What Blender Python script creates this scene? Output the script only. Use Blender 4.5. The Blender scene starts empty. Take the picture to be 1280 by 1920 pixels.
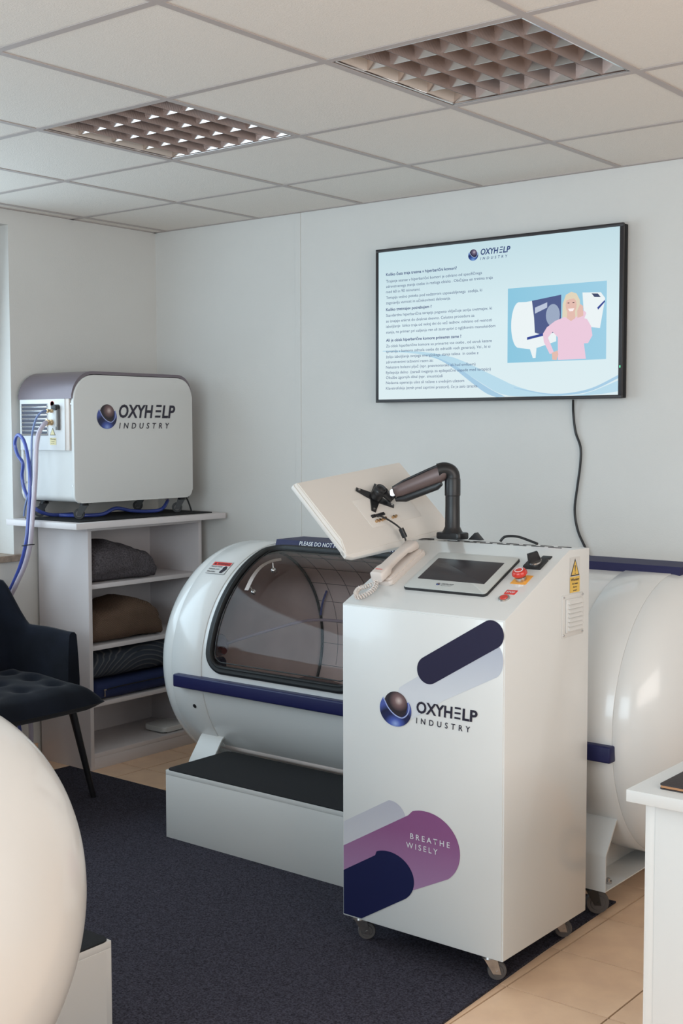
import bpy, bmesh, math, random
from mathutils import Vector, Matrix, noise
random.seed(7)
PI = math.pi
S = bpy.context.scene
C = S.collection

# ------------------------------------------------------------------ camera
cam_d = bpy.data.cameras.new('camera'); cam = bpy.data.objects.new('camera', cam_d); C.objects.link(cam)
S.camera = cam
FPX = 2368.4; YAW = .6725; PITCH = -.0651; ROLL = -.0018
cam_d.sensor_fit = 'VERTICAL'; cam_d.sensor_height = 24; cam_d.lens = FPX / 1920 * 24
cam_d.clip_start = .05
cy, sy, cp, sp = math.cos(YAW), math.sin(YAW), math.cos(PITCH), math.sin(PITCH)
f_ = Vector((-sy*cp, cy*cp, sp)); r_ = Vector((cy, sy, 0)); u_ = r_.cross(f_)
cr, sr = math.cos(ROLL), math.sin(ROLL)
R_ = cr*r_ + sr*u_; U_ = -sr*r_ + cr*u_
M = Matrix((R_, U_, -f_)).transposed().to_4x4(); M.translation = Vector((3.3461, -2.6299, 1.5))
cam.matrix_world = M

# ------------------------------------------------------------------ world, light, exposure
S.view_settings.view_transform = 'Standard'; S.view_settings.look = 'None'
S.view_settings.gamma = 1; S.view_settings.use_curve_mapping = False
S.view_settings.exposure = 0.47
W = bpy.data.worlds.new('world'); S.world = W; W.use_nodes = True
W.node_tree.nodes['Background'].inputs[0].default_value = (.62, .74, .86, 1)
W.node_tree.nodes['Background'].inputs[1].default_value = .6

def area(name, loc, direction, sx, sy_, power, col, spread=PI):
    d = bpy.data.lights.new(name, 'AREA'); d.shape = 'RECTANGLE'; d.size = sx; d.size_y = sy_
    d.energy = power; d.color = col; d.spread = spread
    o = bpy.data.objects.new(name, d); C.objects.link(o); o.location = loc
    o.rotation_euler = Vector(direction).to_track_quat('-Z', 'Y').to_euler()
    return o
area('daylight_left_window', (-1.40, -.95, 1.66), (1, 0, -.12), 3.3, 1.30, 30, (.66, .86, 1.0))
area('daylight_front_window', (1.9, -4.02, 1.55), (0, 1, -.08), 3.4, 1.5, 66, (.74, .90, 1.0))
area('warm_room_light', (4.42, -1.0, 1.75), (-1, .15, -.12), 2.6, 1.0, 27, (1.0, .91, .83))

# ------------------------------------------------------------------ room constants
LX, RX, BY, FY, CZ = -1.29, 4.50, 1.725, -4.10, 2.4652

# ------------------------------------------------------------------ materials
MATS = {}
def mat(name, col, rough=.5, metal=0, spec=.5, noise_amt=0, noise_scale=20, bump=0, bump_scale=200, coat=0, emit=None, sheen=0, detail=3):
    if name in MATS: return MATS[name]
    m = bpy.data.materials.new(name); m.use_nodes = True; nt = m.node_tree
    b = nt.nodes['Principled BSDF']
    b.inputs['Base Color'].default_value = (*col, 1); b.inputs['Roughness'].default_value = rough
    b.inputs['Metallic'].default_value = metal; b.inputs['Specular IOR Level'].default_value = spec
    b.inputs['Coat Weight'].default_value = coat; b.inputs['Coat Roughness'].default_value = .06
    if sheen:
        b.inputs['Sheen Weight'].default_value = sheen; b.inputs['Sheen Roughness'].default_value = .4
    tc = nt.nodes.new('ShaderNodeTexCoord')
    if noise_amt:
        n = nt.nodes.new('ShaderNodeTexNoise'); n.inputs['Scale'].default_value = noise_scale; n.inputs['Detail'].default_value = detail
        nt.links.new(tc.outputs['Object'], n.inputs['Vector'])
        r = nt.nodes.new('ShaderNodeValToRGB')
        r.color_ramp.elements[0].position = .3; r.color_ramp.elements[1].position = .7
        r.color_ramp.elements[0].color = (*[max(0, c*(1-noise_amt)) for c in col], 1)
        r.color_ramp.elements[1].color = (*[min(1, c*(1+noise_amt)) for c in col], 1)
        nt.links.new(n.outputs['Fac'], r.inputs['Fac']); nt.links.new(r.outputs['Color'], b.inputs['Base Color'])
    if bump:
        n2 = nt.nodes.new('ShaderNodeTexNoise'); n2.inputs['Scale'].default_value = bump_scale; n2.inputs['Detail'].default_value = 4
        nt.links.new(tc.outputs['Object'], n2.inputs['Vector'])
        bp = nt.nodes.new('ShaderNodeBump'); bp.inputs['Strength'].default_value = bump; bp.inputs['Distance'].default_value = .004
        nt.links.new(n2.outputs['Fac'], bp.inputs['Height']); nt.links.new(bp.outputs['Normal'], b.inputs['Normal'])
    if emit:
        b.inputs['Base Color'].default_value = (0, 0, 0, 1); b.inputs['Specular IOR Level'].default_value = 0.0
        b.inputs['Emission Color'].default_value = (*col, 1); b.inputs['Emission Strength'].default_value = emit
    MATS[name] = m; return m
def srgb(r, g, b):
    return tuple((c/255/12.92) if c/255 <= .04045 else ((c/255+.055)/1.055)**2.4 for c in (r, g, b))

m_wall = mat('wall_plaster', (.70, .68, .65), .75, bump=.15, bump_scale=160, noise_amt=.015, noise_scale=3)
m_ceil = mat('ceiling_fibre', (.82, .755, .69), .9, bump=.35, bump_scale=260, noise_amt=.03, noise_scale=240)
m_ceil_grid = mat('ceiling_grid_paint', (.48, .42, .40), .55)
m_gap = mat('dark_gap', (.05, .045, .045), .9)
m_grout = mat('floor_grout', (.022, .010, .008), .95, spec=.1)
m_tile = mat('floor_tile', (.95, .62, .41), .32, noise_amt=.10, noise_scale=9, bump=.05, bump_scale=90, detail=6)
m_carpet = mat('carpet_felt', (.050, .046, .062), .95, noise_amt=.75, noise_scale=210, bump=.9, bump_scale=420, detail=6, spec=.15)
m_white = mat('white_lacquer', (.74, .74, .725), .20, coat=.3)
m_gel = mat('white_gelcoat', (.76, .755, .74), .24, coat=.35)
m_white_matt = mat('white_powder', (.70, .69, .67), .42, bump=.04, bump_scale=900)
m_lam = mat('white_laminate', (.70, .645, .645), .42)
m_board = mat('white_step_board', (.68, .67, .65), .4)
m_mauve = mat('grey_cover_paint', (.20, .165, .185), .35, metal=.35, noise_amt=.06, noise_scale=900)
m_black = mat('black_plastic', (.012, .012, .014), .38)
m_blackm = mat('black_matt', (.009, .009, .011), .85)
m_rubber = mat('rubber_seal', (.010, .011, .012), .45, bump=.4, bump_scale=500)
m_mat = mat('ribbed_black_mat', (.010, .010, .012), .92, bump=.8, bump_scale=600, noise_amt=.4, noise_scale=400)
m_navy = mat('navy_vinyl', (.009, .011, .070), .45, spec=.35, bump=.15, bump_scale=500)
m_navy2 = mat('navy_rail', (.020, .020, .075), .55, spec=.3)
m_steel = mat('brushed_steel', (.55, .53, .52), .25, metal=1)
m_zinc = mat('zinc_plate', (.36, .34, .33), .32, metal=1, noise_amt=.15, noise_scale=60)
m_brass = mat('brass', (.62, .42, .24), .28, metal=1)
m_wheel = mat('grey_wheel', (.10, .09, .088), .5)
m_wheelb = mat('black_wheel', (.02, .02, .022), .5)
m_velvet = mat('navy_velvet', (.0058, .0075, .0135), .85, noise_amt=.45, noise_scale=6, bump=.25, bump_scale=350, sheen=.10, spec=.15, detail=5)
m_chairleg = mat('black_leg_metal', (.008, .008, .010), .45)
m_red = mat('red_plastic', (.62, .035, .02), .3, coat=.3)
m_orange = mat('orange_print', (.85, .38, .06), .5)
m_redp = mat('red_print', (.72, .05, .04), .5)
m_yellow = mat('yellow_print', (.80, .52, .10), .5)
m_paley = mat('pale_yellow_print', (.78, .68, .38), .5)
m_inkw = mat('white_print', (.75, .76, .78), .5)
m_ink = mat('dark_ink', (.022, .018, .034), .45)
m_tag = mat('sticker_white', (.66, .65, .63), .45)
m_phone = mat('cream_phone_plastic', (.70, .62, .57), .4)
m_bezel = mat('panel_bezel', (.55, .555, .53), .35)
m_scr_off = mat('dark_screen', (.035, .030, .034), .28)
m_mon = mat('monitor_white', (.76, .71, .66), .4)
m_arm = mat('arm_mauve_grey', (.15, .105, .10), .38, metal=.3)
m_pad = mat('dark_leather', (.035, .026, .026), .6, bump=.3, bump_scale=300)
m_padedge = mat('tan_edge', (.42, .20, .09), .6)
m_stone = mat('sill_stone', (.34, .26, .20), .5, noise_amt=.3, noise_scale=40)
m_interior = mat('chamber_lining', (.88, .76, .71), .65, noise_amt=.1, noise_scale=5)
m_cushion = mat('chamber_cushion', (.26, .20, .19), .7, bump=.2)
m_alu = mat('louvre_aluminium', (.72, .66, .63), .16, metal=1)
m_aluw = mat('fixture_white', (.66, .58, .52), .4)
m_tube = mat('lamp_tube_white', (.80, .78, .77), .25)

def ribbed(name, col, scale, rough=.3, metal=1, axis='Z'):
    m = mat(name, col, rough, metal); nt = m.node_tree; b = nt.nodes['Principled BSDF']
    w = nt.nodes.new('ShaderNodeTexWave'); w.wave_type = 'BANDS'; w.bands_direction = axis; w.inputs['Scale'].default_value = scale
    tc = nt.nodes.new('ShaderNodeTexCoord'); nt.links.new(tc.outputs['Object'], w.inputs['Vector'])
    bp = nt.nodes.new('ShaderNodeBump'); bp.inputs['Strength'].default_value = .6; bp.inputs['Distance'].default_value = .002
    nt.links.new(w.outputs['Fac'], bp.inputs['Height']); nt.links.new(bp.outputs['Normal'], b.inputs['Normal'])
    return m
m_blade = ribbed('ribbed_blade', (.32, .25, .23), 110, .42, 1, 'Y')

def weave(name, c1, c2, scale, kind='diamond'):
    m = mat(name, c1, .95, spec=.1); nt = m.node_tree; b = nt.nodes['Principled BSDF']
    tc = nt.nodes.new('ShaderNodeTexCoord')
    w = nt.nodes.new('ShaderNodeTexWave'); w.inputs['Scale'].default_value = scale
    if kind == 'rings':
        w.wave_type = 'RINGS'; w.rings_direction = 'X'; w.inputs['Distortion'].default_value = 0.0
    else:
        w.wave_type = 'BANDS'; w.bands_direction = 'DIAGONAL'
        w.inputs['Distortion'].default_value = 2
    mp = nt.nodes.new('ShaderNodeMapping'); mp.inputs['Location'].default_value = (0, -.06, .16)
    nt.links.new(tc.outputs['Object'], mp.inputs['Vector']); nt.links.new(mp.outputs[0], w.inputs['Vector'])
    r = nt.nodes.new('ShaderNodeValToRGB'); r.color_ramp.elements[0].color = (*c1, 1); r.color_ramp.elements[1].color = (*c2, 1)
    r.color_ramp.elements[0].position = .35 if kind != 'rings' else .75
    nt.links.new(w.outputs['Fac'], r.inputs['Fac']); nt.links.new(r.outputs['Color'], b.inputs['Base Color'])
    n2 = nt.nodes.new('ShaderNodeTexNoise'); n2.inputs['Scale'].default_value = 350
    nt.links.new(tc.outputs['Object'], n2.inputs['Vector'])
    mx = nt.nodes.new('ShaderNodeMath'); mx.operation = 'ADD'
    nt.links.new(w.outputs['Fac'], mx.inputs[0]); nt.links.new(n2.outputs['Fac'], mx.inputs[1])
    bp = nt.nodes.new('ShaderNodeBump'); bp.inputs['Strength'].default_value = .7; bp.inputs['Distance'].default_value = .003
    nt.links.new(mx.outputs[0], bp.inputs['Height']); nt.links.new(bp.outputs['Normal'], b.inputs['Normal'])
    return m
m_bl_grey = mat('grey_wool', (.105, .092, .10), .97, noise_amt=.45, noise_scale=150, bump=1.0, bump_scale=170, spec=.1, detail=6)
m_bl_brown = weave('brown_knit', (.115, .072, .052), (.21, .135, .098), 75)
m_bl_slate = weave('slate_pattern', (.050, .056, .072), (.12, .12, .125), 15, 'rings')

def gradient(name, stops, axis='Y', radial=None, rough=.45, emit=0):
    """flat print with its own printed colour ramp, across the print's own extent"""
    m = bpy.data.materials.new(name); m.use_nodes = True; nt = m.node_tree; b = nt.nodes['Principled BSDF']
    b.inputs['Roughness'].default_value = rough
    tc = nt.nodes.new('ShaderNodeTexCoord')
    if radial:
        d = nt.nodes.new('ShaderNodeVectorMath'); d.operation = 'DISTANCE'; d.inputs[1].default_value = (radial[0], radial[1], 0)
        sx = nt.nodes.new('ShaderNodeSeparateXYZ'); cb = nt.nodes.new('ShaderNodeCombineXYZ')
        nt.links.new(tc.outputs['Generated'], sx.inputs[0]); nt.links.new(sx.outputs[0], cb.inputs[0]); nt.links.new(sx.outputs[1], cb.inputs[1])
        nt.links.new(cb.outputs[0], d.inputs[0]); out = d.outputs['Value']
    else:
        sx = nt.nodes.new('ShaderNodeSeparateXYZ'); nt.links.new(tc.outputs['Generated'], sx.inputs[0]); out = sx.outputs['XYZ'.index(axis)]
    r = nt.nodes.new('ShaderNodeValToRGB'); cr_ = r.color_ramp
    while len(cr_.elements) < len(stops): cr_.elements.new(.5)
    for e, (p, c) in zip(cr_.elements, stops): e.position = p; e.color = (*c, 1)
    nt.links.new(out, r.inputs['Fac'])
    if emit:
        b.inputs['Base Color'].default_value = (0, 0, 0, 1); b.inputs['Specular IOR Level'].default_value = 0
        nt.links.new(r.outputs['Color'], b.inputs['Emission Color']); b.inputs['Emission Strength'].default_value = emit
    else: nt.links.new(r.outputs['Color'], b.inputs['Base Color'])
    return m
def thin_glass(name, tint, refl=.06, ior=1.45):
    m = bpy.data.materials.new(name); m.use_nodes = True; nt = m.node_tree
    for n in list(nt.nodes):
        if n.type == 'BSDF_PRINCIPLED': nt.nodes.remove(n)
    o = [n for n in nt.nodes if n.type == 'OUTPUT_MATERIAL'][0]
    t = nt.nodes.new('ShaderNodeBsdfTransparent'); t.inputs[0].default_value = (*tint, 1)
    g = nt.nodes.new('ShaderNodeBsdfGlossy'); g.inputs['Roughness'].default_value = refl
    fr = nt.nodes.new('ShaderNodeFresnel'); fr.inputs[0].default_value = ior
    mx = nt.nodes.new('ShaderNodeMixShader')
    nt.links.new(fr.outputs[0], mx.inputs[0]); nt.links.new(t.outputs[0], mx.inputs[1]); nt.links.new(g.outputs[0], mx.inputs[2])
    nt.links.new(mx.outputs[0], o.inputs[0]); return m
m_acryl = thin_glass('tinted_acrylic', (.98, .93, .93), .05, 1.36)
m_winglass = thin_glass('window_glass', (.95, .97, .97), .01)
m_hose_clear = mat('clear_pink_hose', (.50, .44, .52), .2, coat=.4)
m_hose_blue = mat('blue_hose', (.055, .085, .36), .18, coat=.5)
m_hose_lblue = mat('pale_blue_tube', (.16, .22, .42), .2, coat=.4)

# ------------------------------------------------------------------ geometry helpers
def origin(p):
    while p is not None and p.parent is not None: p = p.parent
    return Vector(p.location) if p is not None else Vector((0, 0, 0))
def thing(name, label, cat, loc, group=None):
    o = bpy.data.objects.new(name, None); C.objects.link(o); o.location = loc
    o.empty_display_size = .1
    o['label'] = label; o['category'] = cat
    if group: o['group'] = group
    return o
def finish(me, m, smooth):
    if m: me.materials.append(m)
    if smooth is not None:
        me.shade_smooth()
        if smooth < 179: me.set_sharp_from_angle(angle=math.radians(smooth))
def obj(name, bm, m, parent=None, smooth=35, label=None, kind=None, cat=None, group=None):
    bmesh.ops.recalc_face_normals(bm, faces=bm.faces)
    me = bpy.data.meshes.new(name)
    L = origin(parent)
    if parent is None:                      # own origin at the base centre
        vs = [v.co for v in bm.verts]
        L = Vector(((min(v.x for v in vs)+max(v.x for v in vs))/2, (min(v.y for v in vs)+max(v.y for v in vs))/2, min(v.z for v in vs)))
    bmesh.ops.translate(bm, verts=bm.verts, vec=-L)
    bm.to_mesh(me); bm.free(); finish(me, m, smooth)
    o = bpy.data.objects.new(name, me); C.objects.link(o)
    if parent is None: o.location = L
    else: o.parent = parent
    if label: o['label'] = label
    if cat: o['category'] = cat
    if kind: o['kind'] = kind
    if group: o['group'] = group
    return o
def B(): return bmesh.new()
def box(bm, x0, x1, y0, y1, z0, z1, bev=0, seg=2, mtx=None):
    r = bmesh.ops.create_cube(bm, size=1)
    vs = r['verts']
    for v in vs: v.co = Vector((x0+(v.co.x+.5)*(x1-x0), y0+(v.co.y+.5)*(y1-y0), z0+(v.co.z+.5)*(z1-z0)))
    if bev:
        es = list({e for v in vs for e in v.link_edges})
        rr = bmesh.ops.bevel(bm, geom=es, offset=bev, segments=seg, affect='EDGES', profile=.5)
        vs = list({v for f in rr['faces'] for v in f.verts} | {v for v in vs if v.is_valid})
    if mtx is not None: bmesh.ops.transform(bm, matrix=mtx, verts=vs)
    return vs
def bx(*a, **k):
    bm = B(); box(bm, *a, **k); return bm
def prism(bm, pts, axis, a, b, bev=0, seg=2):
    """pts 2D polygon; axis 'x' -> pts=(y,z); 'y' -> (x,z); 'z' -> (x,y)"""
    def P(p, t): return {'x': Vector((t, p[0], p[1])), 'y': Vector((p[0], t, p[1])), 'z': Vector((p[0], p[1], t))}[axis]
    v0 = [bm.verts.new(P(p, a)) for p in pts]; v1 = [bm.verts.new(P(p, b)) for p in pts]
    n = len(pts); fs = [bm.faces.new(v0), bm.faces.new(v1[::-1])]
    for i in range(n): fs.append(bm.faces.new((v0[i], v1[i], v1[(i+1) % n], v0[(i+1) % n])))
    if bev:
        es = list(fs[0].edges) + list(fs[1].edges)
        bmesh.ops.bevel(bm, geom=es, offset=bev, segments=seg, affect='EDGES', profile=.5)
    return bm
def rrect(x0, x1, y0, y1, r, n=6):
    """rounded rectangle outline; r may be (bl,br,tr,tl)"""
    if not isinstance(r, (tuple, list)): r = (r,)*4
    out = []
    for (cx, cy_, a0, rr) in ((x0, y0, 180, r[0]), (x1, y0, 270, r[1]), (x1, y1, 0, r[2]), (x0, y1, 90, r[3])):
        ccx = cx + (rr if cx == x0 else -rr); ccy = cy_ + (rr if cy_ == y0 else -rr)
        if rr <= 0: out.append((cx, cy_)); continue
        for i in range(n+1):
            a = math.radians(a0 + 90*i/n); out.append((ccx+rr*math.cos(a), ccy+rr*math.sin(a)))
    return out
def cyl(bm, p0, p1, r0, r1=None, seg=20, cap=True):
    p0, p1 = Vector(p0), Vector(p1); r1 = r0 if r1 is None else r1
    d = p1-p0; q = d.to_track_quat('Z', 'Y').to_matrix()
    a = [bm.verts.new(p0+q@Vector((r0*math.cos(2*PI*i/seg), r0*math.sin(2*PI*i/seg), 0))) for i in range(seg)]
    b = [bm.verts.new(p1+q@Vector((r1*math.cos(2*PI*i/seg), r1*math.sin(2*PI*i/seg), 0))) for i in range(seg)]
    for i in range(seg): bm.faces.new((a[i], a[(i+1) % seg], b[(i+1) % seg], b[i]))
    if cap: bm.faces.new(a[::-1]); bm.faces.new(b)
    return bm
def lathe(bm, p0, axis, prof, seg=32):
    """prof: list of (radius, t along axis)"""
    p0 = Vector(p0); axis = Vector(axis).normalized(); q = axis.to_track_quat('Z', 'Y').to_matrix(); rings = []
    for (r, t) in prof:
        if r < 1e-6: rings.append([bm.verts.new(p0+axis*t)])
        else: rings.append([bm.verts.new(p0+axis*t+q@Vector((r*math.cos(2*PI*i/seg), r*math.sin(2*PI*i/seg), 0))) for i in range(seg)])
    for A, D in zip(rings, rings[1:]):
        for i in range(seg):
            j = (i+1) % seg
            if len(A) == 1 and len(D) == 1: break
            if len(A) == 1: bm.faces.new((A[0], D[j], D[i]))
            elif len(D) == 1: bm.faces.new((A[i], A[j], D[0]))
            else: bm.faces.new((A[i], A[j], D[j], D[i]))
    for Rg in (rings[0], rings[-1]):
        if len(Rg) > 2: bm.faces.new(Rg)
    return bm
def smooth_path(pts, n=8, closed=False):
    pts = [Vector(p) for p in pts]; out = []; N = len(pts)
    rng = range(N if closed else N-1)
    for i in rng:
        if closed: p0, p1, p2, p3 = pts[(i-1) % N], pts[i], pts[(i+1) % N], pts[(i+2) % N]
        else: p0, p1, p2, p3 = pts[max(i-1, 0)], pts[i], pts[i+1], pts[min(i+2, N-1)]
        for k in range(n):
            t = k/n
            out.append(.5*((2*p1)+(-p0+p2)*t+(2*p0-5*p1+4*p2-p3)*t*t+(-p0+3*p1-3*p2+p3)*t**3))
    if not closed: out.append(pts[-1])
    return out
def tube(bm, pts, r, seg=8, closed=False, sect=None, up=None):
    """sweep a circle (or section [(a,b)]) along pts"""
    pts = [Vector(p) for p in pts]; N = len(pts); rings = []; prev = None
    for i, p in enumerate(pts):
        if closed: t = (pts[(i+1) % N]-pts[i-1]).normalized()
        else: t = (pts[min(i+1, N-1)]-pts[max(i-1, 0)]).normalized()
        if up is not None:
            nrm = (up(p) - t*up(p).dot(t)).normalized()
        elif prev is None:
            a = Vector((0, 0, 1)) if abs(t.z) < .9 else Vector((1, 0, 0)); nrm = (a-t*a.dot(t)).normalized()
        else: nrm = (prev-t*prev.dot(t)).normalized()
        prev = nrm; bn = t.cross(nrm)
        rr = r(i/(N-1)) if callable(r) else r
        sc = sect or [(rr*math.cos(2*PI*k/seg), rr*math.sin(2*PI*k/seg)) for k in range(seg)]
        rings.append([bm.verts.new(p+nrm*a+bn*b) for a, b in sc])
    n = len(rings[0])
    for i in range(N if closed else N-1):
        A, D = rings[i], rings[(i+1) % N]
        for k in range(n): bm.faces.new((A[k], A[(k+1) % n], D[(k+1) % n], D[k]))
    if not closed: bm.faces.new(rings[0][::-1]); bm.faces.new(rings[-1])
    return bm
def sphere(bm, c, r, sx=1, sy_=1, sz=1, u=20, v=12):
    rr = bmesh.ops.create_uvsphere(bm, u_segments=u, v_segments=v, radius=r)
    for w in rr['verts']: w.co = Vector((w.co.x*sx, w.co.y*sy_, w.co.z*sz))+Vector(c)
    return bm

# ---- flat prints and lettering on a plane (origin O, right U, up V); they are ink films lying on real surfaces
class Plane:
    def __init__(s, O, U, V): s.O = Vector(O); s.U = Vector(U).normalized(); s.V = Vector(V).normalized(); s.N = s.U.cross(s.V).normalized()
    def matrix(s, off, parent):
        m = Matrix((s.U, s.V, s.N)).transposed().to_4x4(); m.translation = s.O+s.N*off-origin(parent); return m
    def at(s, u, v, n=0): return s.O+s.U*u+s.V*v+s.N*n
def place(me, name, m, plane, off, parent, label=None):
    me.materials.append(m)
    o = bpy.data.objects.new(name, me); C.objects.link(o)
    w = plane.matrix(off, None)
    if parent is None: o.matrix_local = w
    else:
        o.parent = parent; p = parent; pm = Matrix.Identity(4)
        while p is not None: pm = p.matrix_basis @ pm; p = p.parent
        o.matrix_local = pm.inverted() @ w
    if label: o['label'] = label
    return o
def ink(name, polys, m, plane, off, parent, label=None):
    bm = B()
    for p in polys:
        f = bm.faces.new([bm.verts.new((a, b, 0)) for a, b in p])
    bmesh.ops.triangulate(bm, faces=bm.faces)
    for f in bm.faces:
        f.normal_update()
        if f.normal.z < 0: f.normal_flip()
    me = bpy.data.meshes.new(name); bm.to_mesh(me); bm.free()
    return place(me, name, m, plane, off, parent, label)
def text_mesh(s, x0, x1, y0, h, shear=0, bold=0, space=1.0, align_caps=True):
    cu = bpy.data.curves.new('t', 'FONT'); cu.body = s; cu.size = 1; cu.shear = shear; cu.space_character = space; cu.offset = bold
    cu.resolution_u = 3
    ob = bpy.data.objects.new('t', cu); C.objects.link(ob)
    dg = bpy.context.evaluated_depsgraph_get()
    me = bpy.data.meshes.new_from_object(ob.evaluated_get(dg))
    C.objects.unlink(ob); bpy.data.objects.remove(ob); bpy.data.curves.remove(cu)
    xs = [v.co.x for v in me.vertices]; a, b = min(xs), max(xs)
    k = (x1-x0)/(b-a) if x1 is not None else h/.73
    for v in me.vertices: v.co = Vector((x0+(v.co.x-a)*k, y0+v.co.y*h/.73, 0))
    me.materials.clear()
    return me
def lettering(name, items, m, plane, off, parent, label=None):
    """items: list of meshes joined into one print"""
    bm = B()
    for me in items: bm.from_mesh(me); bpy.data.meshes.remove(me)
    me = bpy.data.meshes.new(name); bm.to_mesh(me); bm.free()
    return place(me, name, m, plane, off, parent, label)
def arc(cx, cy_, rx, ry, a0, a1, n=24):
    return [(cx+rx*math.cos(math.radians(a0+(a1-a0)*i/n)), cy_+ry*math.sin(math.radians(a0+(a1-a0)*i/n))) for i in range(n+1)]
def capsule(p, q, r):
    a = math.degrees(math.atan2(q[1]-p[1], q[0]-p[0]))
    return arc(q[0], q[1], r, r, a-90, a+90)+arc(p[0], p[1], r, r, a+90, a+270)
def quadmesh(x0, x1, y0, y1): return [(x0, y0), (x1, y0), (x1, y1), (x0, y1)]
m_ball = gradient('emblem_ball_print', [(0, (.62, .50, .47)), (.18, (.20, .12, .12)), (.42, (.022, .016, .022)), (.8, (.05, .035, .05))], radial=(.63, .66))
m_bowl = gradient('emblem_bowl_print', [(0, (.30, .40, .72)), (.16, (.07, .11, .42)), (.34, (.016, .02, .085)), (.55, (.012, .014, .05)), (.75, (.07, .10, .36))], radial=(.5, .10))
m_line = mat('emblem_line_print', (.36, .42, .70), .45)
def emblem(parent, plane, cx, cy_, rx, ry, off=.0012, em=None):
    mb, ml, mk = (m_bowl, m_line, m_ball) if em is None else em
    ink('emblem_bowl', [arc(cx, cy_-.04*ry, rx, ry*.96, 148, 392, 40)], mb, plane, off, parent)
    ink('emblem_ball', [arc(cx+.02*rx, cy_+.26*ry, rx*.74, ry*.74, 0, 360, 40)[:-1]], mk, plane, off+.0003, parent)
    path = [(p.x, p.y) for p in smooth_path([(-.80, .58, 0), (-.66, .38, 0), (-.48, .06, 0), (-.20, -.22, 0), (.12, -.40, 0), (.46, -.44, 0), (.74, -.22, 0), (.86, .10, 0), (.84, .50, 0)], 5)]
    path = [(cx+a*rx, cy_+b*ry) for a, b in path]
    low = arc(cx, cy_-.04*ry, rx*.995, ry*.955, 32, -212, len(path)-1)
    ink('emblem_front', [[path[k], path[k+1], low[len(path)-2-k], low[len(path)-1-k]] for k in range(len(path)-1)], mb, plane, off+.0006, parent)
    quads = []
    for k in range(len(path)-1):
        (a, b), (c, d) = path[k], path[k+1]; L = math.hypot(c-a, d-b) or 1; nx, ny = -(d-b)/L*rx*.032, (c-a)/L*rx*.032
        quads.append([(a-nx, b-ny), (c-nx, d-ny), (c+nx, d+ny), (a+nx, b+ny)])
    ink('emblem_line', quads, ml, plane, off+.0009, parent)
def oxy_text(parent, plane, x0, x1, y0, h, ix0, ix1, iy0, ih, m, off=.0012, shear=.18, bold=.028):
    w = x1-x0
    a = text_mesh('OXYH', x0, x0+w*.60, y0, h, shear, bold); b = text_mesh('LP', x0+w*.755, x1, y0, h, shear, bold)
    bars = bpy.data.meshes.new('b'); bm = B()
    for k in range(3):
        yy = y0+h*(0, .42, .84)[k]; t = h*.16; s0 = shear*(yy-y0)*1.0
        e0, e1 = x0+w*.628, x0+w*.725
        bm.faces.new([bm.verts.new(p) for p in ((e0+s0, yy, 0), (e1+s0, yy, 0), (e1+s0+shear*t, yy+t, 0), (e0+s0+shear*t, yy+t, 0))])
    bm.to_mesh(bars); bm.free()
    lettering('lettering', [a, bars, b, text_mesh('INDUSTRY', ix0, ix1, iy0, ih, shear, .012, 1.9)], m, plane, off, parent)

# ---- casters: part 'caster' with sub-part 'wheel'
def caster(parent, x, y, z0, ztop, r, ang=0, m_w=None, m_f=None, w=.018):
    d = Vector((math.cos(ang), math.sin(ang), 0)); s = Vector((-d.y, d.x, 0)); c = Vector((x, y, z0+r))
    bm = B()
    piv = c + d*.022; piv.z = ztop
    box(bm, piv.x-.028, piv.x+.028, piv.y-.022, piv.y+.022, ztop-.004, ztop, .001)
    cyl(bm, (piv.x, piv.y, ztop-.004), (piv.x, piv.y, ztop-.014), .017, .02, 16)
    for k in (-1, 1):
        o_ = s*(k*(w/2+.003))
        pts = [c-d*.010+Vector((0, 0, -.008)), c+d*.012+Vector((0, 0, -.006)), Vector((piv.x, piv.y, ztop-.012))+d*.016, Vector((piv.x, piv.y, ztop-.012))-d*.020]
        v0 = [bm.verts.new(p+o_-s*.001) for p in pts]; v1 = [bm.verts.new(p+o_+s*.001) for p in pts]
        bm.faces.new(v0); bm.faces.new(v1[::-1])
        for i in range(4): bm.faces.new((v0[i], v1[i], v1[(i+1) % 4], v0[(i+1) % 4]))
    cyl(bm, c-s*(w/2+.006), c+s*(w/2+.006), .004, seg=10)
    k = obj('caster', bm, m_f or m_zinc, parent)
    bm = B()
    lathe(bm, c-s*w/2, s, [(.006, 0), (r*.62, 0), (r*.66, .002), (r*.94, .002), (r, w*.25), (r, w*.75), (r*.94, w-.002), (r*.66, w-.002), (r*.62, w), (.006, w)], 24)
    obj('wheel', bm, m_w or m_wheelb, k)
    bm = B(); cyl(bm, c-s*(w/2+.001), c+s*(w/2+.001), r*.60, seg=20); obj('hub', bm, m_wheel, k)
    return k

# ================================================================== ROOM SHELL
def struct(name, bm, m, parent=None, smooth=None):
    o = obj(name, bm, m, parent, smooth); 
    if parent is None: o['kind'] = 'structure'
    return o
fl = struct('floor', bx(LX-.3, RX+.2, FY-.2, BY+.2, -.06, -.006), m_grout)
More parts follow.
